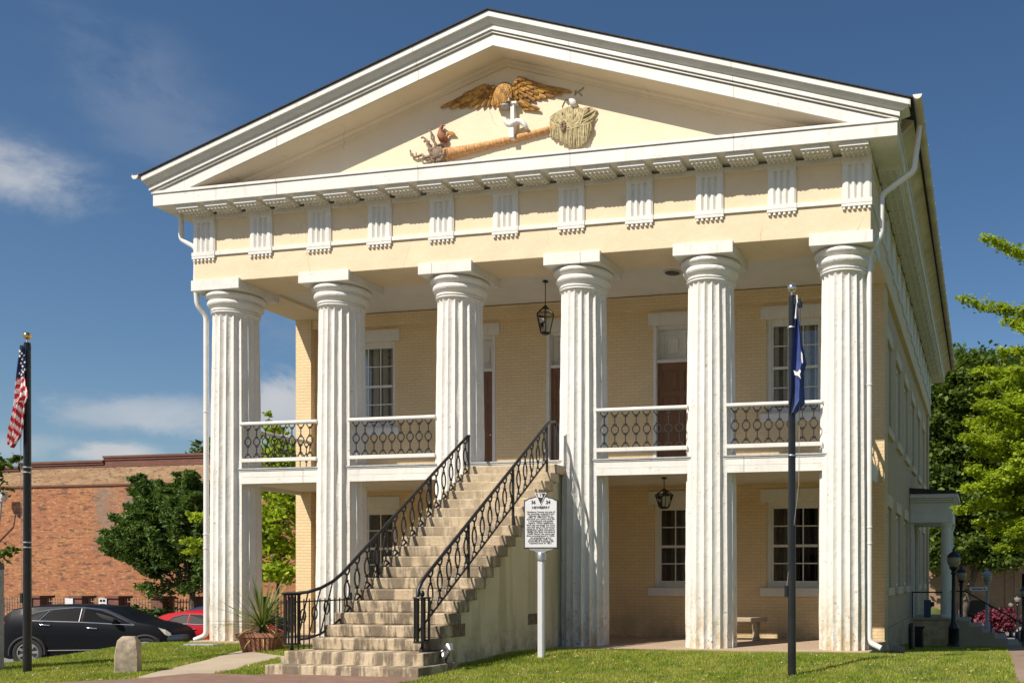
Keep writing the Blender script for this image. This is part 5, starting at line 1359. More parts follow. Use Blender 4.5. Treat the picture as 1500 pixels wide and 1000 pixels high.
# wall floodlight on a bent arm
lx, lz_ = xl(18), zl(18, 726)
t = thing('wall_light', 'white twin floodlight on a bent arm fixed to the red brick wall', 'wall light', (lx, WYL, lz_))
m = MB(); m.tube([(-.9, 0, -2.3), (-.5, -.25, -1.6), (-.15, -.45, -1.0), (.0, -.5, -.1)], .035, 6); m.build('arm', M['greypost'], t)
m = MB(); m.box(-.26, .26, -.70, -.40, -.12, .18); m.lathe([(.12, -.34), (.20, -.10)], 12, (.12, -.55, 0)); m.build('lamp_head', M['white'], t, bevel=.03)
FY = 14.6; fx_ = lambda px: on_plane_y(px, 880, FY)[0]; fz_ = lambda py, px=150: on_plane_y(px, py, FY)[1]
ztop = fz_(872); zpk = fz_(876)
piers = [-20, 57, 118, 171, 235, 300, 372, 440]
first_pier = None
places = ['left of the near flagpole', 'between the left flagpole and the black car roof peak', 'behind the middle of the black car roof', 'with two faces behind the windscreen of the black car', 'under the dark tree', 'behind the leftmost column', 'behind the gap beside the leftmost column', 'behind the second column']
for i, px_ in enumerate(piers):
    if first_pier is None:
        t = thing('brick_pier', 'dark brick fence pier ' + places[i], 'pier', (0, 0, 0), 0, 'brick piers of the iron fence')
        m = MB(); m.box(-.27, .27, -.27, .27, -.3, ztop + 1.12 - .1); m.build('pier_shaft', M['dark_brick'], t)
        m = MB(); m.box(-.33, .33, -.33, .33, ztop + 1.12 - .1, ztop + 1.12); m.build('pier_cap', M['dark_brick'], t, bevel=.01); first_pier = t
    else: t = copy_tree(first_pier); t['label'] = 'dark brick fence pier ' + places[i]
    t.location = (fx_(px_) + .1, FY, -1.12)
fp = None
fl_places = ['nearest the left edge of the photo', 'behind the rear of the black car', 'behind the roof of the black car', 'behind the windscreen of the black car', 'behind the green hedge and red car', 'just left of the leftmost column foot', 'behind the yucca']
for i, (a_, b_) in enumerate(zip(piers, piers[1:])):
    x0, x1 = fx_(a_) + .4, fx_(b_) - .18
    t = thing('iron_fence', 'brown iron picket fence panel ' + fl_places[i], 'fence', (x0, FY, -1.12), 0, 'iron fence panels')
    m = MB(); n = int((x1 - x0) / .13)
    for k in range(n + 1): m.box(k * (x1 - x0) / n - .011, k * (x1 - x0) / n + .011, -.011, .011, .02, zpk + 1.12)
    m.build('pickets', M['root'], t)
    m = MB()
    for z in (.15, zpk + 1.12 - .12): m.box(0, x1 - x0, -.02, .02, z - .02, z + .02)
    m.build('fence_rail', M['root'], t)
for i, (px_, lab) in enumerate(((52, 'plain white notice on the fence nearest the left flagpole'), (112, 'plain white notice on the fence above the middle of the black car'), (161, 'white notice with dark print on the fence above the black car windscreen'))):
    t = thing('notice', lab, 'sign', (fx_(px_), FY - .31, fz_(882.5)), 0, 'notices on the iron fence')
    m = MB(); m.box(-.19, .19, -.012, .012, -.20, .20); m.build('notice_board', M['signwhite'], t)
    if i == 2:
        m = MB(); m.box(-.13, -.02, -.016, -.012, .05, .15); m.box(.01, .13, -.016, -.012, .05, .15); m.box(-.12, .12, -.016, -.012, -.04, -.02); m.box(-.12, .10, -.016, -.012, -.09, -.07); m.build('notice_print', M['signblack'], t)

# ============================================================ VEGETATION
def leaves(name, blobs, size, mat, parent, flat=0.5, elong=1.6, seed=1, droop=None):
    """blobs: (center, radii, clumps, leaves per clump, clump radius)"""
    g = np.random.default_rng(seed); C = []
    for c, r_, nc, nl, cr in blobs:
        d = g.normal(size=(nc, 3)); d /= np.linalg.norm(d, axis=1)[:, None]
        rad = g.random(nc) ** .45
        cen = np.array(c) + d * rad[:, None] * np.array(r_)
        q = g.normal(size=(nc, nl, 3)) * np.array([1, 1, .6]) * cr * (.6 + .8 * g.random((nc, 1, 1)))
        C.append((cen[:, None, :] + q).reshape(-1, 3))
    P = np.concatenate(C); n = len(P)
    nrm = g.normal(size=(n, 3)); nrm[:, 2] = np.abs(nrm[:, 2]) + flat; nrm /= np.linalg.norm(nrm, axis=1)[:, None]
    t = np.cross(nrm, g.normal(size=(n, 3))); t /= np.linalg.norm(t, axis=1)[:, None]; b = np.cross(nrm, t)
    s = size * np.exp(g.normal(size=n) * .32)[:, None]
    V = np.stack([P - t * s * elong * .5, P + b * s * .5 + nrm * s * .1, P + t * s * elong * .5, P - b * s * .5 + nrm * s * .1], 1).reshape(-1, 3)
    return numpy_mesh(name, V, np.arange(4 * n).reshape(-1, 4), mat, parent)
def limb_tree(name, label, base, limbs, trunk_r, blobs, size, mat, cat='tree', seed=1, elong=1.6, group=None, flat=.5):
    t = thing(name, label, cat, base, 0, group); B = Vector(base)
    m = MB()
    for pts_, r0, r1 in limbs:
        P = []; pts_ = [Vector(q) - B for q in pts_]
        for a_, b_ in zip(pts_, pts_[1:]):
            for k in range(5): P.append(a_.lerp(b_, k / 5) + Vector((random.uniform(-1, 1), random.uniform(-1, 1), 0)) * r0 * .25)
        P.append(pts_[-1]); m.tube(P, [r0 + (r1 - r0) * i / (len(P) - 1) for i in range(len(P))], 9)
    m.build('trunk', M['bark'], t, smooth=60)
    leaves('crown', [((c[0] - B.x, c[1] - B.y, c[2] - B.z), r_, nc, nl, cr) for c, r_, nc, nl, cr in blobs], size, mat, t, seed=seed, elong=elong, flat=flat)
    return t
def D(px, py, w): return at_depth(px, py, w)
# dark feathery tree left of the first column: sprays fanned along every branch
WT = 35; base = D(288, 905, WT); base = (base[0], base[1], -1.12)
rs = random.Random(5); bl = []; limbs = [([base, D(281, 862, WT), D(266, 800, WT), D(262, 735, WT)], .13, .03)]
def fan(tip, root, w0, w1, clumps, rad):
    a_, b_ = Vector(D(*root, w0)), Vector(D(*tip, w1)); up = Vector((0, 0, .10 * (b_ - a_).length))
    P = [a_.lerp(b_, u) + up * (u * (1 - u) * 2) for u in (0, .25, .5, .75, 1)]
    for k in range(clumps):
        u = .30 + .70 * (k + .5) / clumps; i = min(3, int(u * 4)); c = P[i].lerp(P[i+1], u * 4 - i); s_ = 1.15 - .6 * u
        bl.append((tuple(c), (rad * s_ * .8, rad * s_ * .8, rad * .4 * s_), 6, 22, .06 * s_ + .02))
    return P
for k in range(210):
    a_ = rs.uniform(-.15, 1.02) * math.pi; q = rs.uniform(.35, 1.0) ** .6
    edge = 1.04 + .07 * math.sin(a_ * 9 + 1) + rs.uniform(-.14, .12)
    rx, ry = (122 if math.cos(a_) < 0 else 75), (104 if math.sin(a_) > 0 else 66)
    tip = (272 + rx * q * edge * math.cos(a_), 812 - ry * q * edge * math.sin(a_) - 10 * q * q); tip = (max(tip[0], 148), min(tip[1], 884))
    t_ = rs.random(); root = (283 - 20 * t_, 872 - 110 * t_)
    root = (root[0] + (tip[0] - root[0]) * .25, max(root[1], tip[1] + 14) if tip[1] < root[1] else root[1])
    dw = rs.uniform(-1.3, 1.3)
    P = fan(tip, root, WT + dw * .3, WT + dw, int(5 + 6 * q), .24)
    if k % 5 == 0: limbs.append(([tuple(P[0]), tuple(P[2]), tuple(P[4])], .035, .006))
for k in range(26): bl.append((D(rs.uniform(215, 320), rs.uniform(765, 865), WT + rs.uniform(-.3, 1.2)), (.5, .5, .35), 9, 30, .14))
limb_tree('dense_tree', 'dark green feathery tree against the red brick wall left of the columns', base, limbs, .13, bl, .058, M['leaf_dark'], seed=3, elong=3.2, flat=.2)
# bright young tree behind the first two columns
base = D(405, 905, 27); base = (base[0], base[1], gz(base[0], base[1]))
bl = [(D(392, 690, 27), (.45, .6, .45), 20, 40, .18), (D(425, 665, 27), (.5, .6, .4), 22, 40, .18), (D(402, 640, 27), (.18, .3, .5), 8, 30, .10), (D(394, 610, 27), (.06, .1, .22), 3, 14, .05), (D(378, 632, 27), (.10, .2, .25), 3, 16, .07),
      (D(385, 760, 27), (.5, .7, .5), 26, 42, .2), (D(425, 745, 27), (.5, .7, .5), 24, 42, .2), (D(400, 800, 27), (.6, .7, .5), 28, 42, .2), (D(420, 835, 27), (.45, .6, .4), 18, 42, .18), (D(440, 700, 27), (.5, .7, .7), 20, 40, .2), (D(385, 840, 27), (.35, .5, .3), 10, 36, .16), (D(405, 720, 27.3), (.6, .7, .4), 18, 40, .2)]
limb_tree('young_tree', 'bright yellow-green young tree behind the gap between the two leftmost columns', base, [([base, D(407, 830, 27), D(404, 740, 27), D(396, 650, 27), D(394, 612, 27)], .05, .012), ([D(405, 790, 27), D(425, 740, 27), D(430, 680, 27)], .03, .01), ([D(405, 800, 27), D(385, 760, 27)], .03, .01)], .05, bl, .095, M['leaf_bright'], seed=4, elong=1.3)
base = D(300, 905, 31.5); base = (base[0], base[1], -1.12)
limb_tree('sapling', 'thin light green sapling in front of the dark feathery tree', base, [([base, D(303, 830, 31.5), D(300, 755, 31.5)], .03, .01), ([D(302, 810, 31.5), D(280, 790, 31.5)], .015, .006), ([D(301, 775, 31.5), D(285, 757, 31.5)], .015, .006)], .03,
          [(D(290, 757, 31.5), (.3, .3, .10), 7, 22, .09), (D(283, 793, 31.5), (.4, .3, .10), 9, 22, .09), (D(286, 808, 31.5), (.35, .3, .08), 7, 20, .08)], .09, M['leaf_bright'], seed=14, elong=1.3)
# clipped hedge by the fence
t = thing('hedge', 'dark green clipped hedge between the black car bonnet and the iron fence', 'hedge', (*D(205, 900, 36)[:2], -1.12))
B = t.location
leaves('hedge_leaves', [((D(px_, 902, 36)[0] - B.x, D(px_, 902, 36)[1] - B.y, .62), (.75, .5, .62), 60, 40, .16) for px_ in (176, 200, 225, 248)], .09, M['leaf_hedge'], t, seed=6)
# twigs of a little tree beyond the left edge
base = D(-42, 950, 21); base = (base[0], base[1], gz(base[0], base[1]))
limb_tree('street_tree', 'sparse leafy twigs reaching in at the left edge of the photo', base, [([base, D(-40, 800, 21), D(-38, 660, 21)], .06, .02), ([D(-39, 720, 21), D(-10, 685, 21), D(24, 672, 21)], .018, .004), ([D(-39, 850, 21), D(-12, 815, 21), D(22, 800, 21)], .018, .004)], .06,
          [(D(6, 680, 21), (.22, .2, .10), 9, 12, .07), (D(22, 672, 21), (.10, .1, .06), 4, 10, .05), (D(-20, 690, 21), (.3, .2, .2), 12, 14, .1), (D(2, 812, 21), (.28, .2, .07), 8, 12, .08), (D(18, 802, 21), (.10, .1, .05), 3, 10, .05), (D(-45, 700, 21), (.5, .5, .8), 40, 20, .16)], .075, M['leaf_mid'], seed=8, elong=1.4)
# treetop over the brick parapet
base = D(318, 900, 62); base = (base[0], base[1], -1.12)
limb_tree('background_tree', 'treetop just showing over the brick parapet beside the leftmost column', base, [([base, D(318, 660, 62)], .2, .05)], .2, [(D(322, 672, 62), (1.3, 1.3, .8), 60, 30, .3)], .25, M['leaf_mid'], seed=9)
# big trees right of the courthouse
def big(px_, w_, py_base, label, blobs, mat, seed, size, limbs, nm='broad_tree'):
    b_ = D(px_, py_base, w_); b_ = (b_[0], b_[1], gz(b_[0], b_[1]))
    limb_tree(nm, label, b_, [([b_] + [D(*q) for q in l[:-1]], l[-1], l[-1] * .3) for l in limbs], .3, blobs, size, mat, seed=seed)
W1 = 60
bl = []
for px_, py_, rx, rz, nc in ((1395, 575, 1.5, 1.4, 90), (1440, 560, 1.7, 1.2, 100), (1475, 590, 1.6, 1.6, 90), (1390, 650, 1.5, 1.6, 100), (1435, 650, 1.8, 1.7, 120), (1480, 690, 1.7, 1.8, 110), (1395, 735, 1.5, 1.3, 90), (1440, 745, 1.7, 1.3, 110), (1485, 780, 1.5, .9, 70), (1420, 800, 1.4, .8, 60), (1375, 700, 1.0, 1.6, 60), (1380, 600, 1.1, 1.4, 60), (1460, 815, 1.2, .6, 45), (1375, 800, .9, 1.2, 40), (1530, 620, 2.0, 2.4, 100), (1540, 760, 1.9, 1.6, 80)):
    bl.append((D(px_, py_, W1), (rx * 1.36, 2.2, rz * 1.36), int(nc * 1.5), 46, .34))
big(1408, W1, 925, 'big shady oak with a leaning trunk right of the courthouse', bl, M['leaf_mid'], 21, .19, [[(1412, 890, W1), (1425, 845, W1), (1440, 780, W1), (1445, 700, W1), .33], [(1416, 870, W1), (1428, 838, W1), (1400, 760, W1), (1398, 660, W1), .22], [(1425, 845, W1), (1465, 800, W1), (1490, 740, W1), .16]])
W2 = 82
bl = [(D(px_, py_, W2), (rx * 1.4, 2.6, rz * 1.4), nc, 40, .55) for px_, py_, rx, rz, nc in ((1380, 560, 1.8, 1.4, 60), (1405, 545, 2.0, 1.2, 60), (1440, 545, 2.0, 1.1, 60), (1385, 640, 2.0, 2.4, 80), (1470, 560, 2.0, 1.6, 60), (1430, 640, 2.6, 2.4, 90), (1370, 760, 1.6, 2.6, 70), (1500, 640, 2.6, 3.0, 90))]
big(1385, W2, 915, 'tall dark tree standing behind the oak at the far corner of the courthouse', bl, M['leaf_dark'], 22, .27, [[(1386, 800, W2), (1392, 640, W2), .3]])
# gingko-like bright tree whose branches enter from the right
W3 = 16.6
b_ = D(1590, 975, W3); b_ = (b_[0], b_[1], gz(b_[0], b_[1]))
limbs = [([b_, D(1572, 800, W3), D(1565, 600, W3), D(1560, 380, W3)], .13, .04)]; bl = []
rs = random.Random(9)
for tx, ty, sy in ((1449, 352, 430), (1417, 436, 520), (1470, 520, 560), (1446, 562, 620), (1432, 600, 640), (1413, 647, 690), (1424, 692, 740), (1436, 660, 700), (1408, 742, 790), (1438, 772, 810), (1462, 624, 660), (1455, 720, 770), (1472, 755, 800), (1420, 716, 760), (1478, 690, 730), (1466, 792, 830), (1480, 580, 620), (1490, 470, 520), (1445, 735, 770), (1488, 655, 690), (1490, 735, 770), (1475, 475, 500)) + tuple((rs.uniform(1415, 1500), rs.uniform(545, 800), rs.uniform(600, 850)) for _ in range(34)):
    w_ = W3 + rs.uniform(-.9, .9); pts_ = []
    for k in range(7):
        u = k / 6; pts_.append(D(1566 + (tx - 1566) * u, sy - 26 + (ty - sy + 26) * (1 - (1 - u) ** 1.7) + 9 * math.sin(u * 6 + tx), w_ + .5 * math.sin(u * 4 + ty)))
    limbs.append((pts_, .030, .004))
    for k in range(11):
        u = .10 + .90 * k / 10; i = min(5, int(u * 6)); q = u * 6 - i; c = Vector(pts_[i]).lerp(Vector(pts_[i+1]), q)
        s_ = 1 - .55 * u
        bl.append((tuple(c + Vector((0, 0, -.02))), (.21 * s_ + .03, .26 * s_, .07 * s_ + .02), int(7 + 8 * s_), 14, .05))
for c_, r_ in (((12.7, 2.2, 4.6), (1.3, 1.5, 1.7)), ((13.3, 5.0, 5.6), (1.6, 1.7, 2.0)), ((13.4, 8.0, 5.8), (1.5, 1.8, 2.2)), ((13.0, 5.0, 3.4), (1.2, 1.6, 1.2)), ((14.6, 10.5, 5.0), (1.8, 2.0, 2.4))): bl.append((c_, r_, 170, 42, .2))  # unseen crown masses, added to keep sky light off the side wall
limb_tree('bright_tree', 'bright yellow-green tree with layered branches reaching in from the right edge', b_, limbs, .13, bl, .046, M['leaf_bright'], seed=31, elong=1.15, flat=1.0)
# pink flowering shrub
b_ = D(1462, 930, 50); b_ = (b_[0], b_[1], gz(b_[0], b_[1]))
limb_tree('flowering_shrub', 'round pink flowering shrub before the tan brick building', b_, [([b_, D(1462, 915, 50), D(1455, 900, 50)], .05, .02), ([b_, D(1470, 905, 50)], .05, .02)], .05,
          [(D(1452, 908, 50), (.75, .7, .55), 60, 30, .13), (D(1472, 908, 50), (.75, .7, .6), 60, 30, .13), (D(1463, 916, 50), (1.0, .7, .4), 50, 30, .13)], .11, M['leaf_pink'], cat='shrub', seed=33)
b_ = D(1452, 935, 46); b_ = (b_[0], b_[1], gz(b_[0], b_[1]))

# ============================================================ RIGHT SIDE: porch, lamps, far building
pc = thing('side_porch', 'small shaded white side porch with a dark flat roof and steps', 'porch', (0, 0, 0))
PY0, PY1 = 11.1, 13.7
m = MB(); m.box(7.06, 8.42, PY0, PY1, -1.6, .10); m.build('platform', M['brick_y'], pc)
m = MB(); m.box(7.06, 8.46, PY0 - .04, PY1 + .04, .10, .17); m.build('platform_slab', M['concrete'], pc, bevel=.01)
m = MB(); m.box(7.06, 8.30, PY0 + .02, PY1, 2.97, 3.28); m.build('architrave', M['white'], pc, bevel=.006)
m = MB(); m.box(7.06, 8.28, PY0 + .04, PY1 - .02, 3.284, 3.56); m.build('frieze', M['white'], pc)
m = MB()
for k, (d_, z0_, z1_) in enumerate(((.03, 3.564, 3.62), (.09, 3.624, 3.68), (.16, 3.684, 3.80))): m.box(7.06, 8.30 + d_, PY0 - d_, PY1 + d_, z0_, z1_)
m.build('cornice', M['white'], pc, bevel=.006)
m = MB(); m.prism([(7.06, 3.804), (8.50, 3.804), (8.50, 3.86), (7.06, 3.98)], 'y', PY0 - .2, PY1 + .2); m.build('porch_roof', M['shingle'], pc)
for y in (PY0 + .22, PY1 - .22):
    m = MB(); m.lathe([(.20, .17), (.20, .23), (.17, .26), (.165, .30), (.145, 2.80), (.15, 2.83), (.19, 2.88), (.20, 2.97)], 28, (8.10, y, 0)); m.build('porch_column', M['white'], pc, smooth=40)
    m = MB(); m.box(7.06, 7.16, y - .12, y + .12, .17, 2.97); m.build('porch_pilaster', M['white'], pc)
m = MB(); prof = [(8.43, -1.8), (8.43, .10)]
for k in range(5): prof += [(8.43 + .36 * (k + 1), .10 - .17 * k), (8.43 + .36 * (k + 1), .10 - .17 * (k + 1))]
prof += [(10.4, -1.8)]; m.prism(prof, 'y', PY0 + .05, PY1 - .05); m.build('porch_steps', M['concrete'], pc, bevel=.01)
m = MB()
m.tube([(7.10, PY0 + .1, .92), (8.0, PY0 + .1, .92)], .022, 6); m.tube([(8.25, PY0 + .12, .95), (8.65, PY0 + .1, .95), (10.25, PY0 + .1, .05), (10.35, PY0 + .1, -.05)], .022, 6)
for x, z0_, z1_ in ((7.12, .17, .92), (8.30, .17, .95), (9.4, -.3, .53), (10.3, -.75, .02)): m.tube([(x, PY0 + .1, z0_), (x, PY0 + .1, z1_)], .02, 6)
m.build('handrail', M['iron'], pc)
t = thing('mailbox', 'small dark blue box on the side porch', 'box', (7.55, PY0 + .35, .17)); m = MB(); m.box(-.10, .10, -.10, .10, .0, .52); m.build('box_body', M['blue'], t, bevel=.02)
m = MB(); m.box(.10, .20, -.06, .06, .32, .46); m.build('box_hood', M['black'], t, bevel=.01)
p = at_depth(1335, 945, 21.5); gzz = gz(p[0], p[1])
t = thing('bollard', 'slim black rounded bollard in the shade by the courthouse side wall', 'bollard', (p[0], p[1], gzz)); m = MB(); m.lathe([(.07, -.1), (.07, .55), (.06, .60), (.03, .63)], 16); m.build('post', M['black'], t, smooth=40); m = MB(); m.lathe([(.078, .45), (.078, .47)], 16); m.build('collar', M['rubber'], t)
p = at_depth(1344, 940, 24); gzz = gz(p[0], p[1])
t = thing('utility_box', 'squat black utility box behind the slim bollard', 'box', (p[0], p[1], gzz)); m = MB(); m.box(-.16, .16, -.13, .13, -.1, .52); m.build('box_body', M['black'], t, bevel=.04); m = MB(); m.box(-.18, .18, -.15, .15, .52, .56); m.build('box_lid', M['rubber'], t, bevel=.01)
def lamp(px_, py_top, py_base, w_, label, mat, name='street_lamp', fancy=True, groundz=None):
    p_ = at_depth(px_, py_base, w_); zt_ = at_depth(px_, py_top, w_)[2]; z0_ = gz(p_[0], p_[1]); H = zt_ - z0_
    t_ = thing(name, label, 'street lamp', (p_[0], p_[1], z0_), 0, 'lamps along the side street'); k = H / 2.8
    m_ = MB(); m_.lathe([(.20 * k, -.2), (.20 * k, .06), (.16 * k, .10), (.15 * k, .50 * k), (.17 * k, .54 * k), (.12 * k, .62 * k), (.075 * k, .75 * k), (.06 * k, 1.5 * k), (.055 * k, 2.05 * k), (.09 * k, 2.10 * k), (.06 * k, 2.16 * k), (.13 * k, 2.25 * k), (.13 * k, 2.28 * k)], 18); m_.build('lamp_post', mat, t_, smooth=40)
    m_ = MB(); m_.lathe([(.12 * k, 2.28 * k), (.185 * k, 2.40 * k), (.19 * k, 2.52 * k), (.17 * k, 2.56 * k)], 18); m_.build('lamp_globe', M['lampglass'], t_, smooth=50)
    m_ = MB(); m_.lathe([(.205 * k, 2.56 * k), (.20 * k, 2.58 * k), (.12 * k, 2.67 * k), (.05 * k, 2.71 * k), (.03 * k, 2.74 * k), (.045 * k, 2.77 * k), (.01 * k, 2.82 * k)], 18); m_.build('lamp_cap', mat if mat != M['greypost'] else M['greypost'], t_, smooth=40)
    return t_
lamp(1397, 803, 945, 26.0, 'nearest black street lamp standing before the side porch', M['black'])
lamp(1408, 828, 930, 33.5, 'second black street lamp just right of the porch column', M['black'])
g_ = lamp(1446, 832, 925, 43.0, 'pale grey street lamp carrying a white street name blade', M['greypost'])
lamp(1481, 878, 940, 50.0, 'left one of two small dark lamps by the pink shrub', M['black'])
lamp(1490.5, 868, 942, 47.0, 'right one of two small dark lamps by the pink shrub', M['black'])
lamp(1499, 858, 945, 44.0, 'dark street lamp cut off by the right edge', M['black'])
p = at_depth(1434, 862, 42.8)
t = thing('street_sign', 'white street name blade fixed to the pale grey lamp post', 'street sign', (p[0], p[1], p[2]), YAW)
m = MB(); m.box(-.40, .40, -.012, .012, -.085, .085); m.build('sign_blade', M['white'], t, bevel=.004)
text('McKibben St', (0, -.016, -.045), M['signblack'], t, 'sign_lettering', width=.62)
m = MB(); m.box(.40, .46, -.03, .03, -.05, .05); m.build('sign_clamp', M['greypost'], t)
# tan brick building across the far street
M['tan_brick'] = bricks('tan_brick', (.30, .185, .115), (.40, .26, .165), (.36, .27, .19), .22, .078, 'y', msize=.009, bump=.4)
p = at_depth(1430, 925, 62)
tb = thing('brick_building', 'tan brick building with a dark arched doorway far right behind the trees', 'building', (p[0], p[1], -2.0), YAW)
m = MB(); ops = [(-1.1, 1.1, 0, .9), (-5.5, -4.3, 1.2, 3.4), (3.0, 3.9, 1.5, 3.6), (5.2, 6.3, 1.5, 3.6), (8, 9.2, 1.5, 3.6)]
wall_grid(m, 'y', 0, -9, 22, -1, 9.0, ops, .4, 1); m.box(-9, 22, .4, 10, -1, 8.9); m.build('wall', M['tan_brick'], tb)
m = MB(); arc = [(1.1 * math.cos(t_), .9 + .95 * math.sin(t_)) for t_ in np.linspace(0, math.pi, 18)]; m.prism(arc, 'y', -.03, .05); m.box(-1.1, 1.1, .30, .36, 0, .9); m.build('arch_recess', M['dark'], tb)
m = MB(); m.tube([(1.25 * math.cos(t_), -.02, .9 + 1.1 * math.sin(t_)) for t_ in np.linspace(0, math.pi, 18)], .14, 6); m.build('arch_trim', M['tan_brick'], tb)
m = MB(); m.box(-9, 22, -.10, 0, 4.3, 4.5); m.box(-9, 22, -.15, 0, 8.8, 9.0)
for x in (1.9, 2.5, 4.5, 7.1): m.box(x, x + .22, -.09, 0, -.5, 4.3)
m.build('brick_trim', M['tan_brick'], tb)
for a_, b_, c_, d_ in ops[1:]:
    m = MB(); m.box(a_, b_, .25, .3, c_, d_); wn = m.build('window', M['carglass'], tb)
    m = MB(); m.box((a_ + b_) / 2 - .03, (a_ + b_) / 2 + .03, .2, .26, c_, d_); m.box(a_, b_, .2, .255, (c_ + d_) / 2 - .03, (c_ + d_) / 2 + .03); m.build('window_frame', M['white'], wn)
# row of shops on the far side of the street, behind the photographer (seen only in the window glass)
M['shop_brick'] = bricks('shop_brick', (.20, .10, .07), (.28, .15, .10), (.25, .19, .14), .22, .078, 'y')
for i, (x0, x1, h_, lab) in enumerate(((-34, -12, 11, 'long two-storey brick shop across the street, west end of the row'), (-12, 8, 13, 'tall brick shop in the middle of the row across the street'), (8, 36, 10.5, 'lower brick shop across the street, east end of the row'))):
    t = thing('shop_building', lab, 'building', (0, 0, 0)); m = MB(); ops = []
    x = x0 + 1.5
    while x < x1 - 2.5: ops.append((x, x + 1.3, 5.2, 7.4)); ops.append((x - .3, x + 1.9, .6, 3.0)); x += 3.1
    wall_grid(m, 'y', -46, x0, x1, -.4, h_, ops, .3, -1); m.box(x0, x1, -58, -46.4, -.4, h_ - .1); m.build('wall', M['shop_brick'], t)
    for a_, b_, c_, d_ in ops:
        m = MB(); m.box(a_, b_, -46.25, -46.2, c_, d_); wn = m.build('window', M['carglass'], t)
    m = MB(); m.box(x0, x1, -46.4, -45.8, h_ - .4, h_); m.build('cornice', M['soffit'], t)
# far tree belt so the horizon is closed on both sides
for i, (x, y, h_) in enumerate(((-95, 110, 9), (-60, 120, 10), (-30, 118, 9), (60, 90, 9), (80, 80, 8))):
    limb_tree('distant_tree', 'distant tree beyond the buildings', (x, y, gz(x, y)), [([(x, y, gz(x, y)), (x, y, 3)], .4, .2)], .4, [((x, y, 4), (9, 6, 4), 60, 30, .9)], .8, M['leaf_dark'], seed=40 + i, group='distant trees')

# ============================================================ SKY, SUN, CAMERA
SUN = Vector((-.5, -1.0, 1.13)).normalized()
el = math.asin(SUN.z); az = math.atan2(SUN.x, SUN.y)
sun = bpy.data.lights.new('sun', 'SUN'); sun.energy = 4.9; sun.angle = R(.53); sun.color = (1.0, .92, .80)
so = bpy.data.objects.new('sun', sun); COL.objects.link(so); so.rotation_euler = SUN.to_track_quat('Z', 'Y').to_euler(); so.location = (-20, -40, 40)
W = bpy.data.worlds.new('World'); scene.world = W; W.use_nodes = True
nt = W.node_tree; nt.nodes.clear(); N_ = nt.nodes.new; Lk = nt.links.new
outw = N_('ShaderNodeOutputWorld'); bg = N_('ShaderNodeBackground'); bg.inputs['Strength'].default_value = .071; Lk(bg.outputs[0], outw.inputs[0])
sky = N_('ShaderNodeTexSky'); sky.sky_type = 'NISHITA'; sky.sun_disc = False; sky.sun_elevation = el; sky.sun_rotation = az; sky.air_density = 1.0; sky.dust_density = .6; sky.ozone_density = 3.0; sky.altitude = 150
tc = N_('ShaderNodeTexCoord')
def vm(op, a, b=None):
    q = N_('ShaderNodeVectorMath'); q.operation = op; Lk(a, q.inputs[0])
    if b is not None: q.inputs[1].default_value = b
    return q
def mm_(op, a, b):
    q = N_('ShaderNodeMath'); q.operation = op
    for i, v in enumerate((a, b)):
        if hasattr(v, 'links'): Lk(v, q.inputs[i])
        else: q.inputs[i].default_value = v
    return q.outputs[0]
def skydir(px_, py_): return Vector(((px_ - PCX) / FPX * CA - SA, (px_ - PCX) / FPX * SA + CA, (PCY - py_) / FPX)).normalized()
dirn = vm('NORMALIZE', tc.outputs['Generated']).outputs[0]
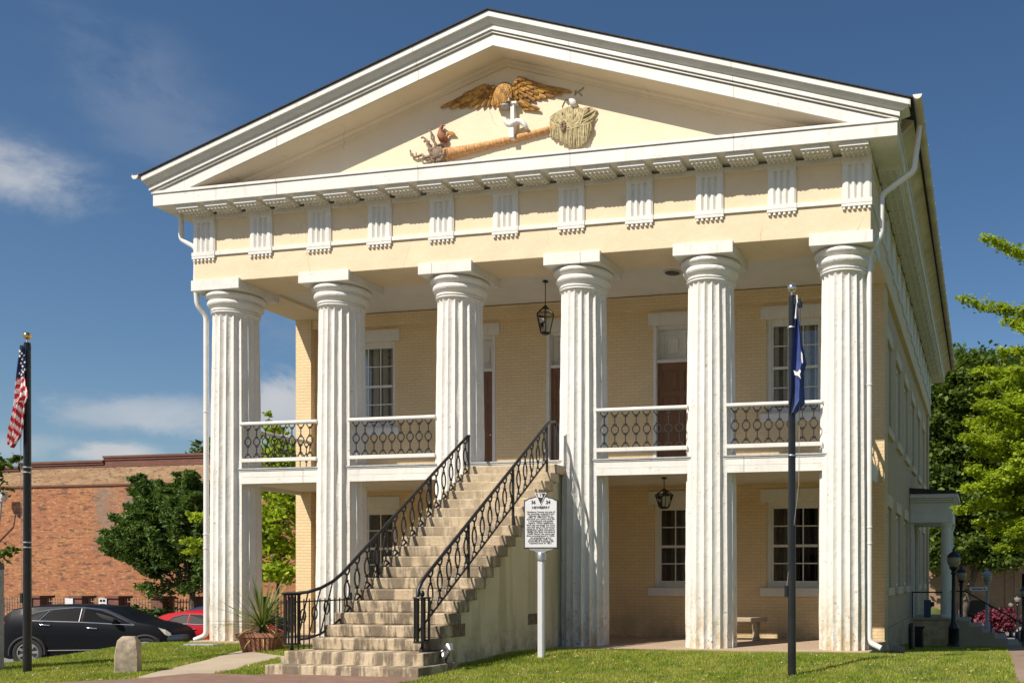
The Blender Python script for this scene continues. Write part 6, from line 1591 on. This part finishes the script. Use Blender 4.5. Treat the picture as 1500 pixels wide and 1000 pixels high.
def cloud(px_, py_, aw, ah, strength, scale, lo, hi, tilt=0.0, stretch=(1, 1, 2.0)):
    c = skydir(px_, py_); rgt = Vector((CA, SA, 0)); upv = Vector((0, 0, 1)); 
    rgt2 = rgt * math.cos(tilt) + upv * math.sin(tilt); up2 = upv * math.cos(tilt) - rgt * math.sin(tilt)
    d = vm('SUBTRACT', dirn, c).outputs[0]
    a_ = mm_('DIVIDE', vm('DOT_PRODUCT', d, rgt2).outputs['Value'], aw / FPX); b_ = mm_('DIVIDE', vm('DOT_PRODUCT', d, up2).outputs['Value'], ah / FPX)
    r_ = mm_('SQRT', mm_('ADD', mm_('MULTIPLY', a_, a_), mm_('MULTIPLY', b_, b_)), 0.0)
    mask = N_('ShaderNodeMapRange'); mask.interpolation_type = 'SMOOTHSTEP'; Lk(r_, mask.inputs[0]); mask.inputs[1].default_value = 1.0; mask.inputs[2].default_value = 0.15
    mp = N_('ShaderNodeMapping'); mp.inputs['Scale'].default_value = stretch; mp.inputs['Location'].default_value = (px_ * .01, py_ * .013, 0); Lk(dirn, mp.inputs[0])
    nz = N_('ShaderNodeTexNoise'); nz.inputs['Scale'].default_value = scale; nz.inputs['Detail'].default_value = 8; nz.inputs['Roughness'].default_value = .64; nz.inputs['Distortion'].default_value = .3; Lk(mp.outputs[0], nz.inputs['Vector'])
    mr = N_('ShaderNodeMapRange'); mr.interpolation_type = 'SMOOTHSTEP'; Lk(mm_('ADD', nz.outputs['Fac'], mm_('MULTIPLY', mask.outputs[0], .22)), mr.inputs[0]); mr.inputs[1].default_value = lo; mr.inputs[2].default_value = hi
    return mm_('MULTIPLY', mm_('MULTIPLY', mr.outputs[0], mask.outputs[0]), strength)
cl = cloud(25, 252, 105, 60, .75, 7.0, .50, .80, -.1)
for a_ in ((235, 165, 150, 110, .15, 9.0, .50, .85, -.9), (250, 612, 190, 42, .6, 11.0, .50, .76), (412, 595, 75, 70, .95, 11.0, .48, .68), (160, 662, 60, 24, 1.0, 14.0, .46, .66), (60, 655, 150, 26, .3, 12.0, .5, .78), (520, 500, 200, 120, .12, 9.0, .5, .8), (1490, 560, 120, 90, .25, 8, .5, .8)):
    cl = mm_('MAXIMUM', cl, cloud(*a_))
cn = N_('ShaderNodeTexNoise'); cn.inputs['Scale'].default_value = 12; cn.inputs['Detail'].default_value = 6; Lk(dirn, cn.inputs['Vector'])
cc = N_('ShaderNodeMix'); cc.data_type = 'RGBA'; Lk(cn.outputs['Fac'], cc.inputs[0]); cc.inputs[6].default_value = (4.2, 4.7, 5.4, 1); cc.inputs[7].default_value = (9.0, 8.9, 8.8, 1)
mx = N_('ShaderNodeMix'); mx.data_type = 'RGBA'; Lk(cl, mx.inputs[0]); hs = N_('ShaderNodeHueSaturation'); hs.inputs['Saturation'].default_value = 1.15; Lk(sky.outputs[0], hs.inputs['Color']); Lk(hs.outputs[0], mx.inputs[6]); Lk(cc.outputs[2], mx.inputs[7]); Lk(mx.outputs[2], bg.inputs[0])

cam = bpy.data.cameras.new('camera'); co = bpy.data.objects.new('camera', cam); COL.objects.link(co); scene.camera = co
cam.sensor_fit = 'HORIZONTAL'; cam.sensor_width = 36; cam.lens = 36 * FPX / 1500; cam.shift_x = (750 - PCX) / 1500; cam.shift_y = (PCY - 500) / 1500
cam.clip_start = .1; cam.clip_end = 1500
co.location = CAM; co.rotation_euler = (R(90), 0, YAW)
scene.view_settings.view_transform = 'Standard'; scene.view_settings.look = 'None'; scene.view_settings.exposure = 0.32; scene.view_settings.gamma = 1.0
scene.cycles.max_bounces = 8; scene.cycles.transparent_max_bounces = 12
